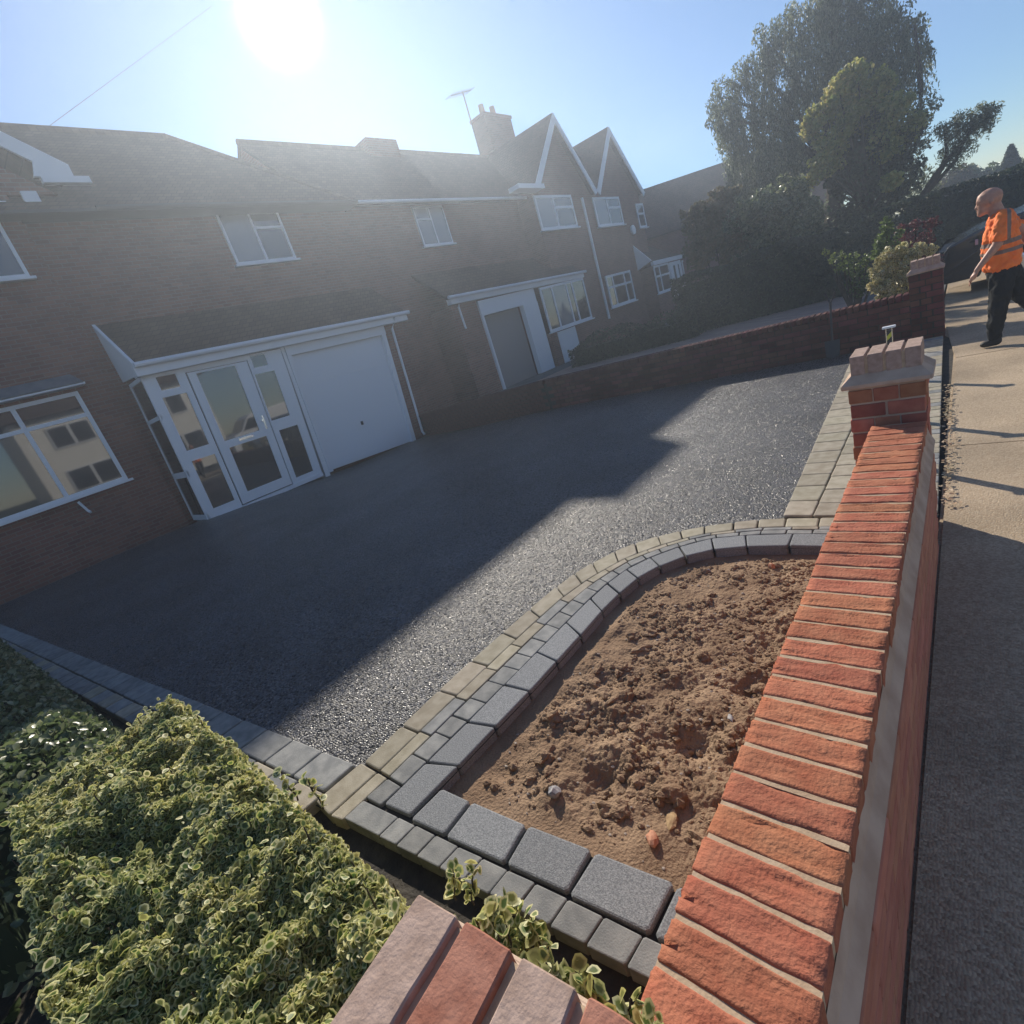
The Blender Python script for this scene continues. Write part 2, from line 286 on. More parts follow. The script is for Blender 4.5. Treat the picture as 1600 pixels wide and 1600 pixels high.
# ------------------------------------------------------------------ edging stones
edging = link('block_edging', new_mesh('block_edging', [], []), None, (0, 0, 0)); edging['kind'] = 'structure'
bed = MB()
def slab_mesh(q, z0, z1, bev, mt, name='paving_block'):
    """q: quad (ccw) ; rounded-top stone with its own mesh, origin at its centre"""
    c = sum((Vector((p[0], p[1])) for p in q), Vector((0, 0))) / len(q); n = len(q)
    v = []; cc = bev * 1.3
    def ring(inset, z):
        pts = []
        for i in range(n):
            p = Vector(q[i]); a = (Vector(q[i - 1]) - p); b = (Vector(q[(i + 1) % n]) - p); la, lb = a.length, b.length; a.normalize(); b.normalize()
            o = p + (a + b) * inset
            ca, cb_ = min(cc, la * .3), min(cc, lb * .3)
            pts.append((o.x + a.x * ca - c.x, o.y + a.y * ca - c.y, z)); pts.append((o.x + b.x * cb_ - c.x, o.y + b.y * cb_ - c.y, z))
        return pts
    t = random.uniform(-.0015, .0015)
    v += ring(0, z0) + ring(0, z1 - bev + t) + ring(bev * .35, z1 - bev * .3 + t) + ring(bev * 1.1, z1 + t); k = 2 * n
    f = [tuple(range(3 * k, 4 * k))]
    for r in range(3):
        for i in range(k): f.append((r * k + i, r * k + (i + 1) % k, (r + 1) * k + (i + 1) % k, (r + 1) * k + i))
    m = new_mesh(name, v, f, mt); return link(name, m, edging, (c.x, c.y, 0))
def jit(q, a=.0022): return [(p[0] + random.uniform(-a, a), p[1] + random.uniform(-a, a)) for p in q]
def row(A, B, length, mts, z1, gap=.004, bev=.006, lenvar=.12, phase=0., z0=-.12, lfun=None):
    mid = [(a + b) / 2 for a, b in zip(A, B)]; s = [0]
    for i in range(1, len(mid)): s.append(s[-1] + (mid[i] - mid[i - 1]).length)
    def at(C, d):
        d = max(0, min(s[-1], d)); i = int(np.searchsorted(s, d)); i = max(1, min(len(s) - 1, i)); t = (d - s[i - 1]) / max(1e-6, s[i] - s[i - 1]); return C[i - 1].lerp(C[i], t)
    d = -phase * length
    while d < s[-1] - .01:
        L = (lfun(max(d, 0)) if lfun else length) * random.uniform(1 - lenvar, 1 + lenvar); e = min(d + L, s[-1]); d0 = max(d, 0)
        if s[-1] - e < .05: e = s[-1]
        if e - d0 > .03:
            a0, a1, b0, b1 = at(A, d0 + gap), at(A, e - gap), at(B, d0 + gap), at(B, e - gap)
            w0 = (b0 - a0).normalized() * gap; q = [(a0 + w0)[:2], (a1 + w0)[:2], (b1 - w0)[:2], (b0 - w0)[:2]]
            slab_mesh(jit(q)[::-1], z0, z1, bev, random.choice(mts) if isinstance(mts, list) else mts)
        d = e if e < s[-1] else 1e9
stn = lambda d: .245 if d < 1.5 else .17
row(C0, C1, .245, M['stone_buff'], .012, lfun=stn, bev=.007)
row(C1, C2, .24, [M['stone_buff'], M['stone_buff'], M['stone_grey']], .014, lfun=lambda d: .23 if d < 1.6 else .15, bev=.004, gap=.003)
row(C2, C3, .13, M['stone_grey'], .014, bev=.004, gap=.003, lenvar=.15, lfun=lambda d: .125)
C3d = [Vector((-1.815, .555, 0)), Vector((-1.80, .63, 0))] + C3; C4d = [Vector((-1.655, .572, 0)), Vector((-1.648, .65, 0))] + C4
row(C3d, C4d, .255, M['stone_char'], .016, bev=.006, gap=.0045, lenvar=.04, lfun=lambda d: .255 if d < 1.3 else (.19 if d < 2.6 else .24))
# the foot of the straight run, down to the boundary line
def ylow(x): return .534 + .094 * (x + 1.917)
def yout(x): return .434 + .1 * (x + 1.935)
def Q(a, b, c, d): return [a, b, c, d]
slab_mesh(Q((-2.155, .42), (-2.015, .41), (-1.995, .652), (-2.13, .652)), -.12, .012, .007, M['stone_buff'])
slab_mesh(Q((-2.007, .41), (-1.93, .425), (-1.915, .652), (-1.988, .652)), -.12, .013, .005, M['stone_buff'])
slab_mesh(Q((-1.925, .543), (-1.825, .548), (-1.81, .652), (-1.91, .652)), -.12, .013, .005, M['stone_grey'])
xs_low = [-1.915, -1.655, -1.45, -1.169, -.925, -.66, -.40]
xs_up = [-1.80, -1.63, -1.455, -1.186, -.922, -.655, -.40]
up_y = [.66, .725, .735, .758, .786, .811, .835]
xs_low[1] = -1.648; xs_up[1] = -1.628
for i in range(1, 6):
    slab_mesh(jit(Q((xs_low[i] + .008, ylow(xs_low[i]) + .006), (xs_low[i + 1] - .006, ylow(xs_low[i + 1]) + .006), (xs_up[i + 1] - .006, up_y[i + 1]), (xs_up[i] + .008, up_y[i])), .003), -.14, .017, .007, M['stone_char'])
xe = [-1.925, -1.70, -1.60, -1.49, -1.375, -1.26, -1.15, -1.04, -.92, -.80, -.68, -.56, -.44]
for i in range(len(xe) - 1):
    slab_mesh(jit(Q((xe[i] + .002 - .01, yout(xe[i])), (xe[i + 1] - .012, yout(xe[i + 1])), (xe[i + 1] - .002, ylow(xe[i + 1]) - .004), (xe[i] + .002, ylow(xe[i]) - .004)), .0015), -.16, .012, .004, M['stone_grey'])
# along the near side of the drive
for r, (o0, o1, ln) in enumerate(((0, -.165, .265), (-.172, -.30, .2))):
    x = -2.165 if r == 0 else -2.165
    while x > -12.6:
        x1 = x - ln * random.uniform(.95, 1.05)
        slab_mesh(jit([(x1 + .004, yb(x1) + o1), (x - .004, yb(x) + o1), (x - .004 + .015, yb(x) + o0), (x1 + .004 + .015, yb(x1) + o0)], .002), -.12, .014, .007, M['stone_grey'] if r == 0 or random.random() < .6 else M['stone_buff'])
        x = x1
# the band across the mouth of the drive
y = 3.29
while y < 8.45:
    L = random.uniform(.2, .26); y1 = min(y + L, 8.46)
    slab_mesh(jit([(band(y), y + .003), (-.752 - .01 * (y - 3), y + .003), (-.752 - .01 * (y - 3), y1 - .003), (band(y1), y1 - .003)]), -.12, .012, .007, M['stone_buff']); y = y1
y = 3.29
while y < 8.45:
    L = random.uniform(.16, .24); y1 = min(y + L, 8.46)
    slab_mesh(jit([(-.745 - .01 * (y - 3), y + .003), (-.53, y + .003), (-.53, y1 - .003), (-.745 - .01 * (y - 3), y1 - .003)]), -.12, .012, .006, M['stone_buff']); y = y1
y = 3.345
while y < 8.45:
    y1 = min(y + .103, 8.46); xr = -.145 - .021 * (y - 3.3)
    xm = -.525
    slab_mesh(jit([(xm, y + .002), (xr - .19, y + .002), (xr - .19, y1 - .002), (xm, y1 - .002)], .001), -.12, .012, .004, M['stone_buff'])
    slab_mesh(jit([(xr - .186, y + .002), (xr, y + .002), (xr, y1 - .002), (xr - .186, y1 - .002)], .001), -.12, .012, .004, M['stone_buff'] if random.random() < .7 else M['stone_grey']); y = y1
stones = [o for o in edging.children]
if len(stones) > 300:                                   # the farthest stones are joined
    stones.sort(key=lambda o: (o.location - Vector((0, 0, EYE))).length); far = MB(); mts_ = [M['stone_grey'], M['stone_buff']]
    groups = {}
    for o in stones[300:]:
        k_ = o.data.materials[0]; groups.setdefault(k_.name, (k_, MB()))[1].add([v_.co + o.location for v_ in o.data.vertices], [tuple(p.vertices) for p in o.data.polygons])
        m_ = o.data; bpy.data.objects.remove(o); bpy.data.meshes.remove(m_)
    for k_, (mt__, b__) in groups.items(): b__.build('far_paving_blocks', mt__, edging, kind='stuff')
# bedding under all the stones
def sheet(pts, z, name, mt):
    m = new_mesh(name, [(p[0], p[1], z) for p in pts], [tuple(range(len(pts)))], mt); bm = bmesh.new(); bm.from_mesh(m); bmesh.ops.triangulate(bm, faces=bm.faces); bm.to_mesh(m); bm.free()
    if m.polygons[0].normal.z < 0: m.flip_normals()
    return m
bedv = []; bedf = []
for a, b in zip(C0, C4): bedv += [(a.x, a.y, -.004), (b.x, b.y, -.004)]
bedf = [(2 * i, 2 * i + 1, 2 * i + 3, 2 * i + 2) for i in range(len(C0) - 1)]
n = len(bedv); bedv += [(-2.15, .41, -.004), (-.40, .60, -.004), (-.40, .82, -.004), (-1.64, .715, -.004), (-2.12, .66, -.004)]; bedf.append((n, n + 1, n + 2, n + 3, n + 4))
n = len(bedv); bedv += [(-12.6, yb(-12.6) - .3, -.004), (-2.16, yb(-2.16) - .3, -.004), (-2.16, yb(-2.16), -.004), (-12.6, yb(-12.6), -.004)]; bedf.append((n, n + 1, n + 2, n + 3))
n = len(bedv); bedv += [(-.9, 3.28, -.004), (-.14, 3.32, -.004), (-.25, 8.46, -.004), (-1.19, 8.46, -.004)]; bedf.append((n, n + 1, n + 2, n + 3))
bo = new_mesh('block_edging', bedv, bedf, M['joint'])
for p in bo.polygons:
    pass
edging.data = bo
# dark gap on the near side of the boundary, and the gutter line by the pavement
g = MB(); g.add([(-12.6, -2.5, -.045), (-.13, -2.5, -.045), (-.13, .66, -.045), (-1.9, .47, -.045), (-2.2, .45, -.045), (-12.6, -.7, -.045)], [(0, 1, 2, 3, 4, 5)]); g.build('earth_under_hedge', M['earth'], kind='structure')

# ------------------------------------------------------------------ soil bed
poly = [(p.x, p.y) for p in C4]
def inside_x(y):   # left limit of the bed at height y
    best = -1.64
    for i in range(len(poly) - 1):
        (x0, y0), (x1, y1) = poly[i], poly[i + 1]
        if y0 <= y <= y1 and y1 > y0: best = x0 + (x1 - x0) * (y - y0) / (y1 - y0)
    return best
NX, NY = 230, 330; X0, X1, Y0, Y1 = -1.72, -.36, .64, 2.96
fn = lambda x, y, s, o=0: mn.fractal(Vector((x * s + o, y * s, 0)), .9, 2.1, 5)
pl = np.array(poly)
sv = []
for j in range(NY):
    y = Y0 + (Y1 - Y0) * j / (NY - 1)
    for i in range(NX):
        x = X0 + (X1 - X0) * i / (NX - 1)
        d = min(float(np.min(np.hypot(pl[:, 0] - x, pl[:, 1] - y))), max(0, y - (.735 + .09 * (x + 1.45))))
        e = smooth((d - .03) / .16)
        z = -.045 + .006 * fn(x, y, 4)
        h = .012 + .03 * fn(x, y, 2.2, 9) + .020 * fn(x, y, 8, 3) + .009 * abs(fn(x, y, 23, 5)) + .008 * fn(x, y, 60, 1)
        rd = mn.ridged_multi_fractal(Vector((x * 9, y * 11, 3)), .9, 2.1, 4, 1., 2.) if True else 0
        h += .006 * (rd - 1.2)
        for (hx, hy, hr, hd) in ((-1.05, 1.05, .10, .07), (-.83, 1.35, .09, .06), (-1.5, .93, .07, .05), (-.7, 1.72, .08, .05), (-1.3, 1.55, .08, .04), (-.95, 1.62, .07, .05)):
            h -= hd * math.exp(-((x - hx) ** 2 + ((y - hy) * 1.4) ** 2) / hr ** 2)
        h *= (.35 + .65 * smooth((3.0 - y) / .9)) * (.45 + .9 * smooth(.5 + 1.3 * mn.noise(Vector((x * 2.7, y * 2.7, 11)))))
        sv.append((x, y, min(z + e * h, .012)))
sf = [(j * NX + i, j * NX + i + 1, (j + 1) * NX + i + 1, (j + 1) * NX + i) for j in range(NY - 1) for i in range(NX - 1)]
M['soil'] = mat('soil', (.15, .09, .055), .95, .15, c2=(.40, .28, .185), nscale=5, nmix=1.2, bump=1., bscale=90, bdist=.01, detail=10)
so_ = link('soil', new_mesh('soil', sv, sf, M['soil'], True)); so_['kind'] = 'structure'
def zsoil(x, y):
    i = int(round((x - X0) / (X1 - X0) * (NX - 1))); j = int(round((y - Y0) / (Y1 - Y0) * (NY - 1))); return sv[max(0, min(NY - 1, j)) * NX + max(0, min(NX - 1, i))][2]
def rock_mesh(name, r, mt, seed, sc=(1, .8, .6)):
    bm = bmesh.new(); bmesh.ops.create_icosphere(bm, subdivisions=2, radius=1)
    for q in bm.verts: q.co = Vector((q.co.x * sc[0], q.co.y * sc[1], q.co.z * sc[2])) * r * (1 + .45 * mn.noise(q.co * 1.3 + Vector((seed, 0, 0))))
    m = bpy.data.meshes.new(name); bm.to_mesh(m); bm.free(); m.materials.append(mt); return m
# crumbs and stones scattered over the bed
cr = MB(); ico = bmesh.new(); bmesh.ops.create_icosphere(ico, subdivisions=1, radius=1); iv = [q.co.copy() for q in ico.verts]; ifc = [tuple(x.index for x in q.verts) for q in ico.faces]; ico.free()
ico = bmesh.new(); bmesh.ops.create_icosphere(ico, subdivisions=3, radius=1); iv2 = [q.co.copy() for q in ico.verts]; if2 = [tuple(x.index for x in q.verts) for q in ico.faces]; ico.free()
for k in range(3200):
    y = random.uniform(.85, 2.8); x = random.uniform(inside_x(y) + .1, -.40); r = abs(random.gauss(0, .0055)) + .0025 + (random.random() < .03) * .012
    if mn.noise(Vector((x * 4, y * 4, 7))) < -.15: continue
    s = random.random() * 10; z = zsoil(x, y) + r * .2
    if z < -.11: continue
    cr.add([Vector((x, y, z)) + Vector((p.x * r * 1.2, p.y * r, p.z * r * .7)) * (1 + .6 * mn.noise(p * 1.7 + Vector((s, 0, 0)))) for p in iv], ifc)
for k in range(85):
    y = random.uniform(.95, 2.7); x = random.uniform(inside_x(y) + .14, -.42); r = random.uniform(.012, .034); s = random.random() * 20; z = zsoil(x, y) + r * .12
    a_ = random.random() * 3; ca, sa = math.cos(a_), math.sin(a_); el = random.uniform(1, 1.8)
    cr.add([Vector((x, y, z)) + Vector(((p.x * ca * el - p.y * sa) * r, (p.x * sa * el + p.y * ca) * r, p.z * r * .65)) * (1 + .7 * mn.noise(p * 1.5 + Vector((s, 0, 0)))) for p in iv2], if2)
tag(cr.build('soil_crumbs', M['soil'], None), 'brown crumbs of earth scattered over the open planting bed', 'soil crumbs', kind='stuff')
gt = MB()
for k in range(240):
    y = random.uniform(.82, 2.8); x = random.uniform(inside_x(y) + .06, -.40); r = random.uniform(.002, .007); s = random.random() * 10; z = zsoil(x, y) + r * .3
    gt.add([Vector((x, y, z)) + Vector((p.x * r * 1.4, p.y * r, p.z * r * .6)) * (1 + .6 * mn.noise(p * 1.7 + Vector((s, 0, 0)))) for p in iv], ifc)
tag(gt.build('grit', mat('pale_grit', (.42, .36, .3), .9, .2, c2=(.25, .2, .18), nscale=30)), 'pale grit and chips sprinkled over the soil bed', 'grit', kind='stuff')
M['flint'] = mat('pale_stone', (.45, .43, .42), .8, .3, c2=(.22, .22, .24), nscale=40)
M['clay'] = mat('clay_shard', (.45, .20, .12), .9, .2, c2=(.55, .3, .2), nscale=30)
M['wood'] = mat('wood_chip', (.5, .36, .2), .9, .2, c2=(.3, .2, .11), nscale=40)
def at_px_list():
    return [
     ('stone', (-1.19, .93), .026, M['flint'], (1, .9, .8), 'white and grey stone standing out of the soil near the front kerb slabs', 'stone'),
     ('stone', (-1.19, 2.62), .016, M['flint'], (1, .8, .9), 'small grey stone in the soil under the curve of the edging', 'stone'),
     ('stone', (-.72, 1.52), .015, M['flint'], (1.3, .7, .5), 'flat pale stone half buried midway along the soil bed', 'stone'),
     ('brick_fragment', (-.79, .93), .025, M['clay'], (1.2, .8, .6), 'broken piece of orange clay brick in the soil beside the wall foot', 'brick fragment'),
     ('wood_chip', (-.76, 1.02), .026, M['wood'], (1.5, .7, .25), 'yellow splinter of wood lying above the broken brick piece', 'wood chip'),
     ('wood_chip', (-.98, 1.25), .028, M['wood'], (1.2, .7, .35), 'ridged brown wood chip in the middle hollow of the soil', 'wood chip'),
     ('wood_chip', (-.60, 1.62), .022, M['wood'], (1.3, .8, .3), 'pale wood chip lying in the soil close against the red wall', 'wood chip'),
     ('stone', (-.86, 2.72), .022, M['clay'], (1, .9, .9), 'squarish reddish stone in the far corner of the soil bed', 'stone')]
for nm, (x, y), r, mt_, sc, lb, ct in at_px_list():
    tag(link(nm, rock_mesh(nm, r, mt_, x * 7, sc), None, (x, y, zsoil(x, y) + r * .35), random.random() * 3), lb, ct)

# ------------------------------------------------------------------ bricks, walls and piers
def brick_mesh(name, L, W, H, bev, mt, seed=0, rough=0, sub=0, crease=False):
    m = new_mesh(name, *(lambda b: (b.v, b.f))(MB().box(-L / 2, L / 2, -W / 2, W / 2, -H / 2, H / 2)), mt)
    bm = bmesh.new(); bm.from_mesh(m)
    if sub: bmesh.ops.subdivide_edges(bm, edges=bm.edges, cuts=sub, use_grid_fill=True)
    if rough:
        for q in bm.verts:
            k = 1 + 0 * seed
            q.co += Vector([mn.noise(q.co * 24 + Vector((seed * 3.1 + i * 9, 0, 0))) for i in range(3)]) * rough
            if crease and q.co.z > H * .35:
                c = mn.noise(Vector((q.co.x * 16, q.co.y * 95, seed * 5.7)))
                q.co.z -= max(0, c - .15) * .013
    es = [e for e in bm.edges if len(e.link_faces) == 2 and e.calc_face_angle(0) > .7]
    bmesh.ops.bevel(bm, geom=es, offset=bev, segments=1, affect='EDGES'); bm.to_mesh(m); bm.free(); return m
cop = [brick_mesh('brick', .215, .068, .103, .003, M['coping'], s, .0018, 9, True) for s in range(9)]
for m_ in cop: m_.polygons.foreach_set('use_smooth', [True] * len(m_.polygons))
fw = empty('garden_wall', (-.26, 1.57, 0)); tag(fw, 'new red brick garden wall with a brick-on-edge top between the soil bed and the pavement', 'wall')
y = .21; i = 0; jy = []
while y < 2.96:
    jy.append(y + .0712)
    o = link('brick', cop[i * 4 % 9 if i % 2 else (i * 5 + 2) % 9], fw, world=True); o.location = (-.2635 + random.uniform(-.002, .002), y + .033, .665 - .0515 + random.uniform(-.0012, .001)); o.rotation_euler = (random.uniform(-.008, .008), random.uniform(-.004, .004), random.uniform(-.007, .007)); y += .0765; i += 1
g = MB(); g.box(-.366, -.161, .17, 2.99, .54, .64)
for y_ in jy: g.box(-.3685, -.1585, y_ - .0062, y_ + .0062, .56, .6612)
g.build('mortar_bed', M['mortar'], fw)
g = MB(); g.box(-.381, -.136, .17, 2.99, -.2, .545); g.build('wall_core', M['mortar_grey'], fw)
g = MB(); g.prism([(-.157, 0, .622), (-.148, 0, .588), (-.129, 0, .553), (-.165, 0, .54)], (0, .17, 0), (0, 2.99, 0))
g.prism([(-.368, 0, .60), (-.379, 0, .57), (-.388, 0, .55), (-.362, 0, .54)], (0, .17, 0), (0, 2.99, 0)); g.build('mortar_fillet', M['mortar_grey'], fw)
sb = [brick_mesh('brick', .05, .2165, .066, .003, M['brick_side'], s, .0012, 0) for s in range(3)]
for side, xx in ((1, -.154), (-1, -.363)):
    for c in range(-2, 7):
        z = .037 + c * .0755; y = .19 - (c % 2) * .112
        while y < 2.9:
            a, b = max(y, .17), min(y + .2165, 2.985)
            if b - a > .2:
                o = link('brick', sb[random.randrange(3)], fw, world=True); o.location = (xx, (a + b) / 2, z)
            elif b - a > .05:
                o = link('brick', sb[0], fw, world=True); o.location = (xx, (a + b) / 2, z); o.scale.y = (b - a) / .2165
            y += .2265
# pier, built round its own centre
def pier(name, h_extra=0., mbrick=M['brick'], capm=None, W=.31, D=.27, core=None):
    e = empty(name); hw, hd = W / 2, D / 2
    MB().box(-hw + .006, hw - .006, -hd + .006, hd - .006, -.1, .843).build('pier_core', core or M['mortar_grey'], e, world=False)
    hb = (W - .02) / 2
    ma = [brick_mesh('brick', hb, .1, .066, .003, mbrick, s, .0012) for s in range(2)]
    mb = [brick_mesh('brick', .1, .1, .066, .003, mbrick, s + 5, .0012) for s in range(2)]
    for c in range(-1, 11):
        z = .04 + c * .0762
        if c % 2:
            for sx in (-1, 1):
                for sy in (-1, 1): link('brick', ma[(c + sx) % 2], e, (sx * (hb / 2 + .005), sy * (hd - .05), z))
            for sx in (-1, 1): link('brick', mb[0], e, (sx * (hw - .05), 0, z))
        else:
            for sx in (-1, 1):
                for sy in (-1, 0, 1): link('brick', mb[(c + sy) % 2], e, (sx * (hw - .05), sy * (hd - .05), z))
            for sy in (-1, 1): link('brick', mb[1], e, (0, sy * (hd - .05), z))
    g = MB(); a, b = .183, .148
    g.box(-a, a, -b, b, .845, .871); m = g.build('creasing_slab', M['mortar_grey'], e, world=False); bevel_mesh(m.data, .005)
    g = MB(); g.hexa([(-a + .006, -b + .006, .8705), (a - .006, -b + .006, .8705), (a - .006, b - .006, .8705), (-a + .006, b - .006, .8705)], [(-.139, -.106, .908), (.139, -.106, .908), (.139, .106, .908), (-.139, .106, .908)])
    g.build('mortar_fillet', M['mortar_grey'], e, world=False)
    g = MB(); g.box(-.136, .136, -.103, .103, .90, .989); g.build('mortar_bed', M['mortar'], e, world=False)
    cb = [brick_mesh('brick', .0605, .215, .103, .002, [M['cap_grey'], M['cap_red']][s], s, .0014, 5) for s in (0, 1)]
    order = capm or (0, 0, 0, 0)
    for k in range(4): link('brick', cb[order[k]], e, (-.110 + k * .0735, 0, .9485))
    return e
p1 = pier('brick_pier'); p1.location = (-.311, 3.165, 0)
tag(p1, 'brick pier with four grey capping bricks at the far end of the red garden wall', 'pier', 'brick piers along the front boundary')
p2 = pier('brick_pier', capm=(0, 1, 0, 1)); p2.location = (-.322, .040, .06); p2.rotation_euler.z = .09
tag(p2, 'brick pier in the bottom foreground capped with alternating grey and red bricks', 'pier', 'brick piers along the front boundary')

# old boundary wall across the far side of the drive
bw = empty('boundary_wall', (-6, 8.65, 0)); tag(bw, 'low old dark brick wall between the tarmac drive and the neighbouring drive', 'wall')
pth = [Vector((-.56, 8.6, 0)), Vector((-6.5, 8.6, 0)), Vector((-12.45, 9.95, 0))]
def bwz(x): return .60 - .30 * max(0, (-6.5 - x) / 5.95)
core = MB(); cpm = MB(); stuffm = MB(); nb = 0
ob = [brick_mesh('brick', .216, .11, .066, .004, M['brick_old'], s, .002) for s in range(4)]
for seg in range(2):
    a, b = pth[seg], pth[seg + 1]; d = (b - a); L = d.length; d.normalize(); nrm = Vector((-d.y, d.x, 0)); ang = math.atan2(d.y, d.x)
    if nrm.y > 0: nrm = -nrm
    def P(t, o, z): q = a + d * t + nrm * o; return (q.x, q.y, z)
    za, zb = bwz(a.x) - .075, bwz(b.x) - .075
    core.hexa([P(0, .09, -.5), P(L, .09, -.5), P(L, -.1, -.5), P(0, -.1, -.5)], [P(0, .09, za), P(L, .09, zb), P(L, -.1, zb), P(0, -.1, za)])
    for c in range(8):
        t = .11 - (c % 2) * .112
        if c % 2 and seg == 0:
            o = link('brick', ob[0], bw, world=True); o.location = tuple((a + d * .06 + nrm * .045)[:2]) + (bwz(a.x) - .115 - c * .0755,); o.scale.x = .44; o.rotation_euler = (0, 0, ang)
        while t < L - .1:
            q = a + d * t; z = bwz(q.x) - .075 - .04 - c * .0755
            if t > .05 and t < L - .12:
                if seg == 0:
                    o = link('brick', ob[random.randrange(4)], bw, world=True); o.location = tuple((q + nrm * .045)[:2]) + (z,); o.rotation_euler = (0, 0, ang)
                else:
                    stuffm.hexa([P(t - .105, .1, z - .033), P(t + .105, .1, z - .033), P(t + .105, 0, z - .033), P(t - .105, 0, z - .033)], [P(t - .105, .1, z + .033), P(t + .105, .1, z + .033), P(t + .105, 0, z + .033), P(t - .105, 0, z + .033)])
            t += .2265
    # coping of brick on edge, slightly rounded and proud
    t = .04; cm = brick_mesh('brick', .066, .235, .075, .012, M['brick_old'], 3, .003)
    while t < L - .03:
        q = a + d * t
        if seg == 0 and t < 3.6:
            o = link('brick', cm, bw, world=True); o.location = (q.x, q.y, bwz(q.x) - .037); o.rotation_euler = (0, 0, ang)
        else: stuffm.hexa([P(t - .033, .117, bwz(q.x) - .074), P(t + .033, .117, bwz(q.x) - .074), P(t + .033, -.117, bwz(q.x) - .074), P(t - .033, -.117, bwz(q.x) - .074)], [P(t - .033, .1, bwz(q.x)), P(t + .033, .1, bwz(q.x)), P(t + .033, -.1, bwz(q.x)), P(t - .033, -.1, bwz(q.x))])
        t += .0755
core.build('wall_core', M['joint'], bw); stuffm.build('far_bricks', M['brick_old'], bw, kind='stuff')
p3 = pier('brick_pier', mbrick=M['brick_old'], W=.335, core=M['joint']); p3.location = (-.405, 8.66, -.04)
tag(p3, 'dark brick pier at the pavement end of the old boundary wall beside the yellow shrub', 'pier', 'brick piers along the front boundary')

# ------------------------------------------------------------------ security posts and spade
M['hazy'] = mat('yellow_tape', (.62, .6, .08), .5, .4)
def post():
    e = empty('security_post')
    MB().box(-.055, .055, -.055, .055, .005, .02).build('base_plate', M['iron'], e, world=False)
    MB().box(-.028, -.020, -.02, .02, .02, .54).build('side_rail', M['chrome'], e, world=False)
    MB().box(.020, .028, -.02, .02, .02, .54).build('side_rail', M['chrome'], e, world=False)
    MB().box(-.020, .020, -.014, .014, .02, .52).build('core_panel', M['iron'], e, world=False)
    for k in range(4):
        z = .06 + k * .12
        MB().add([(-.0195, -.0155, z), (.0195, -.0155, z + .04), (.0195, -.0155, z + .085), (-.0195, -.0155, z + .045)], [(0, 1, 2, 3)]).build('tape_stripe', M['hazy'], e, world=False)
    o = MB().box(-.055, .055, -.03, .03, .54, .56).build('cap', M['white'], e, world=False); bevel_mesh(o.data, .007, 2)
    return e
sp = post(); lbs = ['hazard striped steel security post standing in the drive mouth above the pier cap', 'middle security post, between the striped one and the pier at the drive mouth', 'security post close behind the pier at the end of the red wall']
for k, (x, y) in enumerate(((-.605, 6.5), (-.60, 5.22), (-.58, 4.27))):
    o = sp if k == 0 else copy_tree(sp); o.location = (x, y, .012); tag(o, lbs[k], 'post', 'security posts across the drive mouth')
e = empty('spade', (-1.405, 8.42, 0)); tag(e, 'dark garden spade with a Y shaped handle leaning on the boundary wall', 'spade')
MB().tube([(-1.41, 8.36, .22), (-1.405, 8.46, .74)], .014).build('shaft', M['iron'], e)
MB().tube([(-1.405, 8.46, .72), (-1.43, 8.465, .79), (-1.46, 8.47, .86)], .011).tube([(-1.405, 8.46, .72), (-1.37, 8.465, .78), (-1.345, 8.47, .86)], .011).build('handle', M['iron'], e)
g = MB(); g.prism([(-1.50, 8.35, .24), (-1.32, 8.35, .24), (-1.33, 8.31, .04), (-1.41, 8.30, .0), (-1.49, 8.31, .04)], (0, 0, 0), (0, .006, 0)); g.build('blade', M['iron'], e)

# ------------------------------------------------------------------ houses
def frame_bars(mb, x, ya, yb_, za, zb, w=.06, d=.05, x_in=None):
    xi = x - d if x_in is None else x_in
    mb.box(xi, x, ya, ya + w, za, zb); mb.box(xi, x, yb_ - w, yb_, za, zb); mb.box(xi, x, ya + w, yb_ - w, za, za + w); mb.box(xi, x, ya + w, yb_ - w, zb - w, zb)
def window(par, x, ya, yb_, za, zb, cols, sill=True, label=None, gl='glass', w=.06, curt=()):
    """cols: list of (relative width, top-light height or 0); x: front face of the frame"""
    mb = MB(); frame_bars(mb, x, ya, yb_, za, zb, w); tot = sum(c[0] for c in cols); y = ya + w; panes = []
    W = yb_ - ya - 2 * w
    for i, (cw, tl) in enumerate(cols):
        y1 = y + W * cw / tot
        if i < len(cols) - 1: mb.box(x - .05, x - .002, y1 - w / 2, y1 + w / 2, za + w, zb - w)
        ys, ye = y + (w / 2 if i else 0), y1 - (w / 2 if i < len(cols) - 1 else 0)
        if tl:
            mb.box(x - .05, x - .004, ys, ye, zb - w - tl - w, zb - w - tl); panes += [(ys, ye, zb - w - tl, zb - w, i), (ys, ye, za + w, zb - w - tl - w, i)]
        else: panes.append((ys, ye, za + w, zb - w, i))
        y = y1
    f = mb.build('window', M['white'], par)
    if label: f['label'] = label
    for a, b, c, d, i in panes:
        MB().box(x - .045, x - .028, a + .001, b - .001, c + .001, d - .001).build('pane', M['curtain' if i in curt else gl], f)
    if sill: MB().box(x - .06, x + .07, ya - .07, yb_ + .07, za - .05, za - .002).build('sill', M['white'], f)
    return f
def quadroof(name, pts, mt, par, th=.08):
    a, b, c = [Vector(p) for p in pts[:3]]; n = (b - a).cross(c - a).normalized(); n = n if n.z > 0 else -n
    return MB().prism(pts, (0, 0, 0), tuple(-n * th)).build(name, mt, par)

